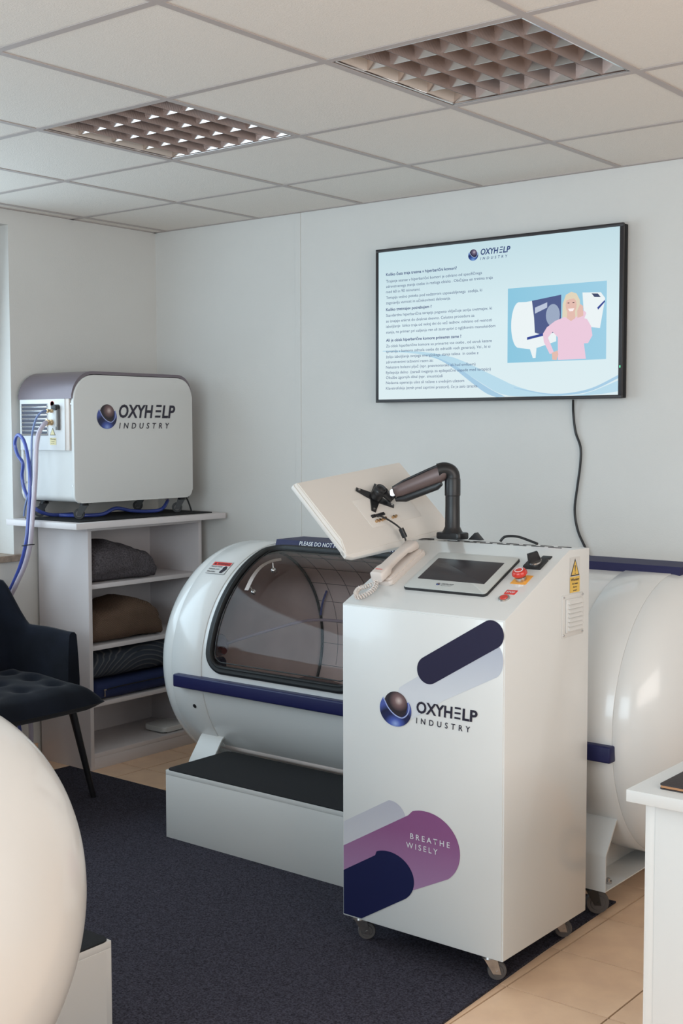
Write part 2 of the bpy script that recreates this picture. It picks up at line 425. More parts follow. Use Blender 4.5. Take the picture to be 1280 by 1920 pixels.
# floor tiles, 300 mm, only where the floor shows
TX0, TY0, TS = 1.625, .243, .30
tm = bpy.data.meshes.new('tile'); bm = bx(-.1476, .1476, -.1476, .1476, -.0055, 0); bm.to_mesh(tm); bm.free(); tm.materials.append(m_tile)
def tile(i, j):
    o = bpy.data.objects.new('tile', tm); C.objects.link(o); o.parent = fl
    o.location = Vector((TX0+(i+.5)*TS, TY0+(j+.5)*TS, 0))-Vector(fl.location)
for i in range(-10, 10):
    for j in range(-15, 5):
        cx, cy_ = TX0+(i+.5)*TS, TY0+(j+.5)*TS
        if cx < LX or cx > RX or cy_ > BY or cy_ < -2.9: continue
        if -1.0 < cx < 1.45 and cy_ < .8: continue
        tile(i, j)
# felt carpet
bm = B(); prism(bm, [(-1.06, .955), (-.40, .948), (.6, .965), (1.585, .975), (1.592, .5), (1.612, .0), (1.64, -.6), (1.66, -1.4), (1.66, -3.4), (-1.10, -3.4), (-1.09, .2)], 'z', .0, .007, .002)
obj('carpet', bm, m_carpet, None, 30, 'dark blue-grey felt carpet covering the tiled floor under the equipment', cat='carpet')

# back wall, left wall with window opening, right and front walls
struct('wall_back', bx(LX-.25, RX+.2, BY, BY+.2, 0, CZ+.12), m_wall)
WY0, WY1, WZ0, WZ1 = -2.6, .848, .945, 2.40
bm = B()
box(bm, LX-.26, LX, WY1, BY, 0, CZ+.12); box(bm, LX-.26, LX, FY, WY0, 0, CZ+.12)
box(bm, LX-.26, LX, WY0, WY1, 0, WZ0); box(bm, LX-.26, LX, WY0, WY1, WZ1+.0, CZ+.12)
struct('wall_left', bm, m_wall)
bm = B(); RY0, RY1, RZ0, RZ1 = -2.4, .4, 1.15, 2.35
box(bm, RX, RX+.2, FY, RY0, 0, CZ+.12); box(bm, RX, RX+.2, RY1, BY, 0, CZ+.12); box(bm, RX, RX+.2, RY0, RY1, 0, RZ0); box(bm, RX, RX+.2, RY0, RY1, RZ1, CZ+.12)
struct('wall_right', bm, m_wall)
bm = B(); VX_0, VX_1, VZ_0, VZ_1 = .15, 3.65, .78, 2.34
box(bm, LX-.26, VX_0, FY-.2, FY, 0, CZ+.12); box(bm, VX_1, RX+.2, FY-.2, FY, 0, CZ+.12); box(bm, VX_0, VX_1, FY-.2, FY, 0, VZ_0); box(bm, VX_0, VX_1, FY-.2, FY, VZ_1, CZ+.12)
struct('wall_front', bm, m_wall)
bm = B()
for (a, b, c, d) in ((VX_0, VX_1, VZ_0, VZ_0+.06), (VX_0, VX_1, VZ_1-.06, VZ_1), (VX_0, VX_0+.06, VZ_0, VZ_1), (VX_1-.06, VX_1, VZ_0, VZ_1), (1.86, 1.94, VZ_0, VZ_1)): box(bm, a, b, FY-.16, FY-.10, c, d, .004)
w2 = struct('added_window_2', bm, m_white_matt)  # added, out of view: gives the front daylight a source
obj('pane', bx(VX_0+.06, 1.86, FY-.132, FY-.126, VZ_0+.06, VZ_1-.06), m_winglass, w2, None); obj('pane', bx(1.94, VX_1-.06, FY-.132, FY-.126, VZ_0+.06, VZ_1-.06), m_winglass, w2, None)
bm = B()
for (a, b, c, d) in ((RY0, RY1, RZ0, RZ0+.06), (RY0, RY1, RZ1-.06, RZ1), (RY0, RY0+.06, RZ0, RZ1), (RY1-.06, RY1, RZ0, RZ1)): box(bm, RX+.10, RX+.16, a, b, c, d, .004)
w3 = struct('added_window_3', bm, m_white_matt)  # unseen window added around the warm light from the right
obj('pane', bx(RX+.126, RX+.132, RY0+.06, RY1-.06, RZ0+.06, RZ1-.06), m_winglass, w3, None)
# window 1 (left wall): frame, panes, sill
bm = B()
for (a, b, c, d) in ((WY0, WY1, WZ0, WZ0+.06), (WY0, WY1, WZ1-.06, WZ1), (WY0, WY0+.06, WZ0+.06, WZ1-.06), (WY1-.06, WY1, WZ0+.06, WZ1-.06), (-.93, -.83, WZ0+.06, WZ1-.06)):
    box(bm, LX-.24, LX-.18, a, b, c, d, .004)
w1 = struct('window_1', bm, m_white_matt)
obj('pane', bx(LX-.212, LX-.206, WY0+.06, -.93, WZ0+.06, WZ1-.06), m_winglass, w1, None); obj('pane', bx(LX-.212, LX-.206, -.83, WY1-.06, WZ0+.06, WZ1-.06), m_winglass, w1, None)
struct('trim_1', bx(LX-.18, LX+.035, WY0, WY1+.035, WZ0-.026, WZ0+.003, .003), m_stone)
# joint cover strip on the back wall
struct('trim_2', bx(-.384, -.352, BY-.003, BY, 0, CZ, .001), m_wall)
struct('baseboard_left', bx(LX, LX+.010, WY0-1, .955, .0, .075, .002), m_tile)
struct('baseboard_back', bx(-.86, 3.6, BY-.010, BY, .0, .075, .002), m_tile)

# ceiling: structure slab, exposed grid bars, lay-in tiles
ce = struct('ceiling', bx(LX-.26, RX+.2, FY-.2, BY+.2, CZ+.12, CZ+.2), m_gap)
G = .6
xs_ = [i*G for i in range(-2, 8)]; ys_ = [j*G for j in range(-6, 3)]
bm = B()
for (a, b, c, d) in ((LX, RX, BY-.020, BY), (LX, RX, FY, FY+.02), (LX, LX+.020, FY, BY), (RX-.02, RX, FY, BY)): box(bm, a, b, c, d, CZ, CZ+.003)
struct('trim_3', bm, m_ceil_grid)
for x in xs_: obj('grid_bar', bx(x-.012, x+.012, FY, BY, CZ-.0001, CZ+.0019), m_ceil_grid, ce, None)
for y in ys_: obj('grid_bar', bx(LX, RX, y-.012, y+.012, CZ, CZ+.0020), m_ceil_grid, ce, None)
cells = {}
gx = [LX+.002]+xs_+[RX-.002]; gy = [FY+.002]+ys_+[BY-.002]
LUM = [(0.0, 0.0), (1.2, 0.0)]
for i in range(len(gx)-1):
    for j in range(len(gy)-1):
        if any(abs(gx[i]-a) < .01 and abs(gy[j]-b) < .01 for a, b in LUM): continue
        # each lay-in tile rests a touch off centre, so a hairline gap shows on one side
        dx, dy = random.uniform(-.0018, .0018), random.uniform(-.0018, .0018)
        a0, a1, b0, b1 = gx[i]+.006+dx, gx[i+1]-.006+dx, gy[j]+.006+dy, gy[j+1]-.006+dy
        if a1-a0 < .03 or b1-b0 < .03: pass
        bm = bx(a0, a1, b0, b1, CZ+.0024, CZ+.017)
        obj('ceiling_tile', bm, m_ceil, ce, None)

# recessed louvre luminaires
def luminaire(x0, y0, label):
    t = thing('ceiling_light', label, 'ceiling light', (x0+.3, y0+.3, CZ), 'recessed louvre lights in the ceiling')
    X0, X1, Y0, Y1 = x0+.014, x0+.586, y0+.014, y0+.586
    Z0 = CZ+.004
    bm = B(); box(bm, X0, X1, Y0, Y1, Z0+.085, Z0+.09)
    for (a, b, c, d) in ((X0, X0+.002, Y0, Y1), (X1-.002, X1, Y0, Y1), (X0, X1, Y0, Y0+.002), (X0, X1, Y1-.002, Y1)): box(bm, a, b, c, d, Z0, Z0+.09)
    obj('housing', bm, m_aluw, t, None)
    bm = B()
    for (a, b, c, d) in ((X0, X1, Y0, Y0+.007), (X0, X1, Y1-.007, Y1), (X0, X0+.007, Y0, Y1), (X1-.007, X1, Y0, Y1)): box(bm, a, b, c, d, Z0-.002, Z0+.003, .001)
    obj('rim', bm, m_alu, t, None)
    nch, ncell = 4, 7; cw = (Y1-Y0)/nch; cl = (X1-X0)/ncell; hgt = .052
    for k in range(nch):                                            # lamp tubes
        yc = Y0+(k+.5)*cw; bm = B(); cyl(bm, (X0+.02, yc, Z0+.066), (X1-.02, yc, Z0+.066), .013, seg=14); obj('lamp_tube', bm, m_tube, t)
    for k in range(1, nch):                                         # wedge dividers between the blades
        yc = Y0+k*cw
        for i in range(ncell):
            bm = B(); zt = Z0+hgt
            prism(bm, [(yc-.001, Z0+.006), (yc+.001, Z0+.006), (yc+.008, Z0+.024), (yc+.022, zt), (yc-.022, zt), (yc-.008, Z0+.024)], 'x', X0+i*cl+.001, X0+(i+1)*cl-.001)
            obj('reflector', bm, m_alu, t, 60)
    for s in (0, 1):                                                # end reflectors
        bm = B(); yy = Y0 if s == 0 else Y1; g = 1 if s == 0 else -1
        prism(bm, [(yy, Z0), (yy+g*.004, Z0), (yy+g*.010, Z0+.02), (yy+g*.020, Z0+hgt), (yy, Z0+hgt)], 'x', X0, X1); obj('side_reflector', bm, m_alu, t, 60)
        bm = B(); xx = X0 if s == 0 else X1
        prism(bm, [(xx, Z0), (xx+g*.004, Z0), (xx+g*.010, Z0+.02), (xx+g*.020, Z0+hgt), (xx, Z0+hgt)], 'y', Y0, Y1); obj('side_reflector', bm, m_aluw if s == 0 else m_alu, t, 60)
    for i in range(1, ncell):
        xc = X0+i*cl; bm = B()
        prism(bm, [(xc-.0012, Z0), (xc+.0012, Z0), (xc+.004, Z0+.018), (xc+.010, Z0+hgt+.004), (xc-.010, Z0+hgt+.004), (xc-.004, Z0+.018)], 'y', Y0+.002, Y1-.002)
        obj('louvre_blade', bm, m_blade, t, 60)
    return t
luminaire(0.0, 0.0, 'recessed square louvre ceiling light, the left and farther one above the compressor side')
luminaire(1.2, 0.0, 'recessed square louvre ceiling light, the right and nearer one above the console')

# ================================================================== PRESSURE CHAMBER
CXC, CYC, CZC, CR = .72, 1.24, .58, .46
def chamber():
    t = thing('pressure_chamber', 'white cylindrical pressure chamber with tinted window beside the console, along the back wall', 'pressure chamber', (CXC, CYC, 0), 'white pressure chambers')
    def P(x, deg, r):      # deg 0 = towards the room (-y), 90 = top
        a = math.radians(deg); return Vector((x, CYC-r*math.cos(a), CZC+r*math.sin(a)))
    def shell(name, x0, x1, r, m, nx, a0=-180, a1=180, na=180, hole=None, smooth=50):
        bm = B(); full = (a1-a0) >= 360
        cols = na if full else na+1
        V = [[bm.verts.new(P(x0+(x1-x0)*i/nx, a0+(a1-a0)*j/na, r)) for j in range(cols)] for i in range(nx+1)]
        for i in range(nx):
            for j in range(na):
                xm = x0+(x1-x0)*(i+.5)/nx; am = a0+(a1-a0)*(j+.5)/na
                if hole and hole(xm, am): continue
                bm.faces.new((V[i][j], V[i+1][j], V[i+1][(j+1) % cols], V[i][(j+1) % cols]))
        for v in [v for v in bm.verts if not v.link_faces]: bm.verts.remove(v)
        return bm
    WX0, WX1, WA0, WA1, WR = -.036, .70, -.3, 81.8, .085
    def inside(x, a, g=0):
        s0, s1 = math.radians(WA0)*CR, math.radians(WA1)*CR; s = math.radians(a)*CR
        if not (WX0+g < x < WX1-g and s0+g < s < s1-g): return False
        R = WR
        cx = min(max(x, WX0+R), WX1-R); cs = min(max(s, s0+R), s1-R)
        return (x-cx)**2+(s-cs)**2 < (R-g)**2 or (cx == x) or (cs == s)
    bm = shell('barrel', -.06, 1.50, .4555, m_gel, 156, na=360, hole=lambda x, a: inside(x, a, .012))
    body = obj('barrel', bm, m_gel, t, 50)
    # end rings, slightly proud, and domes
    def ring(x0, x1):
        bm = B(); e = .0015
        prof = [(.452, 0), (.4588, 0), (CR, e), (CR, x1-x0-e), (.4588, x1-x0), (.452, x1-x0)]
        lathe(bm, (x0, CYC, CZC), (1, 0, 0), prof, 128); 
        for f in [f for f in bm.faces if len(f.verts) > 8]: bm.faces.remove(f)
        return bm
    obj('end_ring', ring(-.22, -.06), m_gel, t, 40); obj('end_ring', ring(1.50, 1.66), m_gel, t, 40)
    for (x0, s) in ((-.2206, -1), (1.6606, 1)):
        prof = [(.447, 0), (.4585, 0)]+[(.4585*math.cos(q), .222*math.sin(q)) for q in [math.radians(a) for a in range(3, 88, 4)]]+[(0, .222)]
        bm = B(); lathe(bm, (x0, CYC, CZC), (s, 0, 0), prof, 128); obj('dome', bm, m_gel, t, 50)
    # lining, mattress, back cushion, head end
    li = obj('lining', shell('l', -.19, 1.63, .432, None, 182, na=360, hole=lambda x, a: inside(x, a, .0)), m_interior, t, 60)
    bm = B()
    for x in [-.1+.11*k for k in range(16)]:
        tube(bm, [P(x, a, .431) for a in range(100, 200, 5)], .0012, 5)
    for a in range(105, 200, 13): tube(bm, [P(-.18, a, .431), P(1.6, a, .431)], .0012, 5)
    q = obj('quilting_seam', bm, m_cushion, li)
    bm = B(); lathe(bm, (-.19, CYC, CZC), (-1, 0, 0), [(.432, 0), (.42, .06), (.37, .12), (.27, .17), (.14, .195), (0, .20)], 64); el = obj('end_lining', bm, m_interior, t, 80)
    bm = B()
    def EP(y, z):
        rr = min(.43, math.hypot(y, z)); t_ = .196*math.sqrt(max(0, 1-(rr/.432)**2)); return Vector((-.188-t_, CYC+y, CZC+z))
    for q_ in [-.36+.09*k for k in range(9)]:
        hh = math.sqrt(.42**2-q_*q_)
        tube(bm, [EP(q_, -hh+2*hh*k/20) for k in range(21)], .0016, 5); tube(bm, [EP(-hh+2*hh*k/20, q_) for k in range(21)], .0016, 5)
    obj('quilting_seam', bm, m_cushion, el)
    bm = B(); tube(bm, [P(-.185, a, .427) for a in range(95, 232, 4)], .006, 8); obj('rim_strip', bm, m_black, t)
    bm = B(); prism(bm, rrect(CYC-.33, CYC+.33, .24, .37, .03), 'x', -.10, 1.55, .01); obj('mattress', bm, m_interior, t)
    bm = B(); prism(bm, [(-.16, .37), (.20, .37), (.20, .41), (.0, .45), (-.10, .45)], 'y', CYC-.20, CYC+.24, .01); obj('pillow', bm, m_cushion, t)
    bm = B(); prism(bm, [(.40, .37), (1.05, .37), (1.02, .47), (.46, .47)], 'y', CYC-.10, CYC+.28, .02); obj('seat_cushion', bm, m_cushion, t)
    bm = B(); tube(bm, smooth_path([P(-.10, 148, .415), P(-.14, 156, .41), P(-.17, 165, .41)], 6), .005, 8); obj('oxygen_tube', bm, m_hose_blue, t)
    bm = B(); prism(bm, rrect(-.082, -.044, CZC-.16, CZC+.036, .014), 'y', .880, .905, .004); obj('strap_post', bm, m_navy, t)
    bm = B(); sphere(bm, (-.092, .92, .655), .038, 1, .8, 1.15)
    for v in bm.verts: v.co += Vector(noise.noise_vector(v.co*38))*.009
    mk = obj('breathing_mask', bm, m_hose_clear, t, 90)
    bm = B(); cyl(bm, (-.07, .905, .645), (-.045, .895, .64), .016, .012, 14); obj('mask_valve', bm, mat('dark_red_rubber', (.16, .02, .02), .5), mk)
    bm = B(); tube(bm, smooth_path([(-.06, .92, .665), (-.03, 1.10, .69), (.04, 1.30, .72), (.10, 1.48, .70)], 8), .006, 8); obj('mask_hose', bm, m_hose_clear, mk)
    # window seal following the rounded outline
    def outline(g, n=9):
        s0, s1 = math.radians(WA0)*CR, math.radians(WA1)*CR
        o2 = rrect(WX0+g, WX1-g, s0+g, s1-g, WR-g, n)
        # densify straight runs
        out = []
        for (a, b) in zip(o2, o2[1:]+o2[:1]):
            L = math.hypot(b[0]-a[0], b[1]-a[1]); k = max(1, int(L/.02))
            out += [(a[0]+(b[0]-a[0])*i/k, a[1]+(b[1]-a[1])*i/k) for i in range(k)]
        return out
    up = lambda p: Vector((0, p.y-CYC, p.z-CZC)).normalized()
    sect = [(-.010, -.016), (.004, -.016), (.009, -.011), (.006, -.003), (.009, .003), (.007, .012), (.001, .016), (-.010, .016)]
    bm = B(); tube(bm, [P(x, math.degrees(s/CR), CR) for x, s in outline(.016)], 0, closed=True, sect=sect, up=up); obj('window_seal', bm, m_rubber, t, 50)
    bm = B(); tube(bm, [P(x, math.degrees(s/CR), CR-.002) for x, s in outline(.045)], .0022, 6, closed=True, up=up); obj('window_edge_line', bm, m_rubber, t)
    door = obj('window', shell('w', WX0+.012, WX1-.012, CR-.003, None, 60, WA0+1.5, WA1-1.5, 72, hole=lambda x, a: not inside(x, a, .012)), m_acryl, t, 179)
    # steel strip handle on two ball stand-offs
    def HP(x, deg, r): return P(x, deg, r)
    path = smooth_path([HP(.108, 39.5, .494), HP(.106, 46.5, .4975), HP(.112, 52.6, .4985), HP(.132, 57.4, .494), HP(.160, 60.5, .486)], 8)
    bm = B(); tube(bm, path, 0, sect=[(-.0012, -.010), (.0012, -.010), (.0012, .010), (-.0012, .010)], up=up); h = obj('handle', bm, mat('dull_steel', (.40, .33, .30), .38, metal=1), door, 40)
    for (x, d, x2, d2) in ((.117, 41.0, .110, 42), (.142, 55.3, .138, 57.5)):
        bm = B(); sphere(bm, P(x, d, CR+.005), .0105, u=14, v=8); cyl(bm, P(x, d, CR+.006), P(x2, d2, .493), .003, seg=10)
        obj('handle_mount', bm, m_steel, door)
    # bumper rail along the side
    bm = B(); prism(bm, rrect(.752, .792, .507, .557, .006, 3), 'x', -.185, 1.668, .005); obj('bumper_rail', bm, m_navy, t)
    # top rail with lettering
    bm = B(); prism(bm, [(1.182, 1.028), (1.192, 1.0585), (1.36, 1.0585), (1.37, 1.030)], 'x', -.035, 1.69, .004); rail = obj('top_rail', bm, m_navy2, t)
    pl = Plane((0, 1.1866, 1.0448), (1, 0, 0), (0, .012, .034))
    lettering('lettering', [text_mesh('PLEASE DO NOT PRESS THE FRAME WHEN ENTERING', .093, .635, -.0040, .017, 0, .012)], m_inkw, pl, .0010, rail)
    # drain hole
    bm = B(); p = P(-.119, -19, CR); n_ = (p-Vector((p.x, CYC, CZC))).normalized(); cyl(bm, p-n_*.004, p+n_*.0015, .0085, seg=18); obj('drain_plug', bm, m_black, t)
    # sticker on the end ring
    a0 = math.radians(54.2); O = P(-.14, 54.2, CR+.001); pl = Plane(O, (1, 0, 0), (0, math.sin(a0), math.cos(a0)))
    st = ink('warning_sticker', [quadmesh(-.051, .051, -.036, .036)], m_ink, pl, .0006, t, 'white sticker with red warning band')
    ink('sticker_face', [quadmesh(-.0502, .0502, -.0352, .0352)], m_tag, pl, .0009, st)
    ink('sticker_band', [quadmesh(-.048, .048, .012, .032)], m_redp, pl, .0013, st)
    lettering('lettering', [text_mesh('WARNING', -.024, .044, .016, .012, 0, .02), text_mesh('WATCH YOUR', -.047, .013, .001, .0075, 0, .012), text_mesh('HANDS AND', -.047, .008, -.014, .0075, 0, .012), text_mesh('FINGERS', -.047, -.004, -.029, .0075, 0, .012)], m_ink, pl, .0016, st)
    ink('triangle_mark', [[(-.043, .015), (-.029, .015), (-.036, .029)]], m_ink, pl, .0016, st)
    ink('hand_mark', [[(.020, -.030), (.034, -.030), (.042, -.015), (.046, -.004), (.042, -.003), (.038, -.010), (.039, .008), (.035, .009), (.033, -.002), (.030, .010), (.027, .009), (.027, -.003), (.022, .004), (.020, .002), (.023, -.010), (.018, -.020)]], m_ink, pl, .0016, st)
    # folded sheet feet on casters
    for (x0, x1) in ((-.145, -.030), (1.525, 1.637)):
        def foot(sg):
            prof = [(.366*sg, .3085), (.377*sg, .302), (.443*sg, .214), (.445*sg, .206), (.445*sg, .098), (.441*sg, .098), (.441*sg, .206), (.374*sg, .297), (.362*sg, .302)]
            return [(CYC-a, b) for a, b in prof]
        bm = B(); prism(bm, foot(1), 'x', x0, x1); prism(bm, foot(-1), 'x', x0, x1)
        box(bm, x0, x1, CYC-.442, CYC+.442, .098, .102, .0005, 1)
        # saddle plate that reaches up to the barrel
        sad = [(CYC+.45*math.sin(math.radians(a)), CZC-.452*math.cos(math.radians(a))) for a in range(-50, 51, 5)]
        prism(bm, sad[::-1]+[(CYC-.33, .102), (CYC+.33, .102)], 'x', x0+.008, x0+.014)
        f = obj('foot', bm, m_white_matt, t, 30)
        bm = B(); lathe(bm, (x1-.025, CYC-.375, .102), (0, 0, 1), [(.011, 0), (.011, .008), (.006, .009), (.006, .016), (0, .019)], 12); obj('bolt', bm, m_steel, f)
        for sg in (-1, 1): caster(t, (x0+x1)/2+.004, CYC-sg*.395, .008 if sg == 1 else .0, .098, .036, PI*1.22, m_wheel, m_black, .024)
    return t
ch1 = chamber()
def copy_tree(o, parent=None):
    kids = [c for c in bpy.data.objects if c.parent == o]
    c = o.copy(); C.objects.link(c); c.parent = parent
    for k in kids: copy_tree(k, c)
    return c
ch2 = copy_tree(ch1); ch2.location = (.36, -1.42, 0); ch2.rotation_euler = (0, 0, PI)
for o in list(bpy.data.objects):
    if o.parent == ch2 and o.name.startswith('caster') and min((o.matrix_basis @ v.co).y for v in o.data.vertices) > 0: o.location.z += .0075   # these stand on the carpet too
ch2['label'] = 'second white pressure chamber, its rounded end cropped in the left foreground'

# steps in front of the chambers
def step(cx):
    t = thing('step_box', 'low white step box with black top mat at the window of the rear chamber', 'step', (.475, .695, .007), 'white step boxes')
    x0, x1, y0, y1, z = 0., .95, .535, .865, .258
    obj('body', bx(x0, x1, y0, y1, .007, z-.0185, .0004), m_board, t)
    obj('top_board', bx(x0, x1, y0, y1, z-.018, z-.001, .0004), m_board, t)
    for xx in (x0, x1): obj('end_panel', bx(xx-.0015, xx+.0015, y0+.018, y1-.018, .008, z-.021), m_board, t)
    bm = B(); prism(bm, rrect(x0+.001, x1-.001, y0+.001, y1-.001, .022), 'z', z-.001, z+.003, .001); obj('top_mat', bm, m_mat, t)
    return t
s1 = step(0)
s2 = copy_tree(s1); s2.rotation_euler = (0, 0, PI); s2.location = (.555, -.787, .007)
s2['label'] = 'second white step box with black mat, behind the cropped chamber end, lower left'

# ================================================================== CONSOLE
KX0, KX1, KY0, KY1, KZ0 = 1.094, 1.638, .20, .668, .083
t = thing('control_console', 'tall white control console on casters with sloped touch panel, printed stripes and logo', 'console', ((KX0+KX1)/2, (KY0+KY1)/2, .007))
bm = B(); prism(bm, [(KY0+.002, KZ0), (KY1, KZ0), (KY1, 1.157), (.548, 1.160), (KY0+.002, 1.0005)], 'x', KX0, KX1, .003, 2); body = obj('cabinet', bm, m_white, t, 30)
bm = bx(KX0+.004, KX1-.004, KY0-.001, KY0+.003, KZ0+.004, .996, .0008); obj('front_panel', bm, m_white, t)
FP = Plane((0, KY0-.001, 0), (1, 0, 0), (0, 0, 1))
m_pale = gradient('pale_stripe_print', [(0, (.68, .70, .735)), (.35, (.66, .675, .715)), (1, (.42, .44, .52))], 'Y')
m_palel = gradient('pale_stripe_low_print', [(0, (.66, .67, .70)), (1, (.46, .46, .53))], 'Y')
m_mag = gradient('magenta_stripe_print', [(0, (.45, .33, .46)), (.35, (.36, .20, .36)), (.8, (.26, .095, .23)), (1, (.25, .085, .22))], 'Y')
m_dk = mat('dark_stripe_print', (.022, .019, .048), .55, spec=.25)
m_nv = mat('navy_stripe_print', (.010, .013, .062), .5, spec=.3)
ink('stripe_shadow', [[(1.285, .748), (1.300, .782)]+[(1.45, .875), (1.58, .953)]+arc(1.598, .892, .037, .05, 50, -60, 14)+[(1.45, .765), (1.345, .700), (1.30, .676)]], m_pale, FP, .0006, t, 'pale grey stripe')
ink('stripe', [capsule((1.398, .8415), (1.598, .960), .0385)], m_dk, FP, .0011, t, 'dark violet rounded stripe')
emblem(t, FP, 1.2865, .719, .0545, .0495, .0016)
oxy_text(t, FP, 1.358, 1.557, .7195, .0325, 1.357, 1.534, .689, .0165, m_ink, .0016, shear=.05)
xl = KX0+.006
ink('stripe', [[(xl, .235), (xl, .362), (1.235, .439)]+arc(1.268, .405, .054, .050, 95, -15, 14)+[(1.25, .32)]], m_palel, FP, .0006, t, 'pale grey rounded stripe at the bottom')
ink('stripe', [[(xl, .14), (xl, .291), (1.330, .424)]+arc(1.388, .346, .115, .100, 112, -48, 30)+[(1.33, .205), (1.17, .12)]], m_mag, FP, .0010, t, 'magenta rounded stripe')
ink('stripe', [[(xl, .0885), (xl, .218), (1.215, .286)]+arc(1.262, .236, .089, .071, 118, -48, 26)+[(1.165, .0885)]], m_nv, FP, .0014, t, 'navy rounded stripe')
lettering('lettering', [text_mesh('BREATHE', 1.338, 1.470, .3595, .0165, 0, .003, 1.5), text_mesh('WISELY', 1.324, 1.430, .332, .0165, 0, .003, 1.5)], m_inkw, FP, .0018, t)
# sloped panel frame: u = x, v = distance up the slope
SV = Vector((0, .348, .1595)).normalized()
SP = Plane((0, KY0+.002, 1.0008), (1, 0, 0), SV)
def slab(name, u0, u1, v0, v1, n0, n1, r, m, parent, bev=.001, label=None):
    bm = B(); prism(bm, rrect(u0, u1, v0, v1, r, 5), 'z', n0, n1, bev)
    mm = Matrix((SP.U, SP.V, SP.N)).transposed().to_4x4(); mm.translation = SP.O
    bmesh.ops.transform(bm, matrix=mm, verts=bm.verts); return obj(name, bm, m, parent, 35, label)
slab('touch_panel_base', 1.243, 1.521, .101, .306, 0, .0075, .010, m_black, t)
tp = slab('touch_panel', 1.2445, 1.5195, .1025, .3045, .0072, .0105, .009, m_bezel, t)
slab('screen', 1.265, 1.490, .150, .268, .0100, .0112, .002, m_scr_off, tp, .0004, 'dark switched-off touch screen')
emblem(tp, SP, 1.350, .1285, .006, .006, .0112)
oxy_text(tp, SP, 1.360, 1.400, .1285, .006, 1.360, 1.395, .1215, .004, m_ink, .0112)
# emergency stop
slab('stop_sticker', 1.553, 1.602, .180, .229, 0, .0008, .001, m_orange, t, .0002)
def rod(bm, u, v, n0, n1, r0, r1, seg=24): cyl(bm, SP.at(u, v, n0), SP.at(u, v, n1), r0, r1, seg)
bm = B(); rod(bm, 1.5765, .203, 0, .012, .0155, .0155); rod(bm, 1.5765, .203, .012, .016, .011, .011); es = obj('emergency_stop', bm, m_steel, t)
bm = B(); lathe(bm, SP.at(1.5765, .203, .014), SP.N, [(.010, 0), (.017, .001), (.0215, .006), (.0215, .011), (.018, .0165), (.009, .019), (0, .0195)], 28); obj('mushroom_button', bm, m_red, es)
ring_o = [(1.5765+.011*math.cos(a), .203+.011*math.sin(a)) for a in [2*PI*k/20 for k in range(20)]]
bm = B(); tube(bm, [SP.at(u, v, .0325) for u, v in ring_o], .0012, 6, closed=True); obj('reset_ring_mark', bm, m_inkw, es)
# rotary main switch
rs = slab('rotary_switch', 1.551, 1.605, .262, .315, 0, .009, .002, m_black, t)
bm = B(); rod(bm, 1.578, .289, .008, .013, .019, .018); obj('collar', bm, m_steel, rs)
bm = B(); prism(bm, [(-.018, 0), (.018, 0), (.014, .026), (-.016, .028)], 'y', -.006, .006, .002)
mm = Matrix((SP.U, SP.V, SP.N)).transposed().to_4x4(); mm.translation = SP.at(1.576, .289, .012)
bmesh.ops.transform(bm, matrix=mm@Matrix.Rotation(math.radians(52), 4, 'Z'), verts=bm.verts); obj('knob', bm, m_black, rs)
slab('switch_tag', 1.576, 1.606, .321, .337, 0, .003, .001, m_black, t)
# STOP label and button
sl = slab('stop_label', 1.563, 1.597, .1255, .1475, 0, .0008, .001, m_redp, t, .0002)
lettering('lettering', [text_mesh('STOP', 1.567, 1.593, .132, .009, 0, .02)], m_inkw, SP, .0012, sl)
bm = B(); rod(bm, 1.577, .1035, 0, .004, .0165, .0155); sb = obj('stop_button', bm, m_steel, t)
bm = B(); rod(bm, 1.577, .1035, .0038, .006, .0115, .0105); obj('button_cap', bm, m_red, sb)
# vent cover and warning sign on the right side
RP = Plane((KX1, 0, 0), (0, 1, 0), (0, 0, 1))
vc = obj('vent_cover', bx(KX1, KX1+.003, .505, .627, .914, 1.034, .001), m_white_matt, t)
obj('vent_frame', bx(KX1+.003, KX1+.009, .521, .611, .926, 1.022, .003), m_white_matt, vc)
for k in range(7):
    z = .933+k*.0125; bm = B(); prism(bm, [(KX1+.009, z), (KX1+.016, z), (KX1+.0105, z+.0105), (KX1+.009, z+.0105)], 'y', .527, .605); obj('vent_slat', bm, m_white_matt, vc, None)
bm = B()
for (a, b) in ((.511, .921), (.621, .921), (.511, 1.028), (.621, 1.028)): cyl(bm, (KX1+.003, a, b), (KX1+.0055, a, b), .0035, .0028, 12)
obj('screw', bm, m_steel, vc)
ws = ink('warning_sticker', [quadmesh(.549, .609, 1.036, 1.138)], m_tag, RP, .0005, t)
ink('label_yellow', [quadmesh(.550, .608, 1.037, 1.082)], m_yellow, RP, .0008, ws)
ink('triangle_border', [[(.553, 1.084), (.606, 1.084), (.5795, 1.134)]], m_ink, RP, .0008, ws)
ink('triangle_fill', [[(.5585, 1.0875), (.6005, 1.0875), (.5795, 1.127)]], m_yellow, RP, .0011, ws)
ink('exclamation_mark', [[(.5785, 1.0955), (.5805, 1.0955), (.582, 1.114), (.577, 1.114)], quadmesh(.5777, .5813, 1.0895, 1.093)], m_ink, RP, .0014, ws)
lettering('lettering', [text_mesh('Warning', .555, .603, 1.070, .0085, 0, .02), text_mesh('Air intake', .562, .597, 1.060, .005, 0, .02), text_mesh('Do not', .569, .590, 1.0505, .005, 0, .02), text_mesh('cover!', .569, .590, 1.041, .005, 0, .02)], m_ink, RP, .0014, ws)
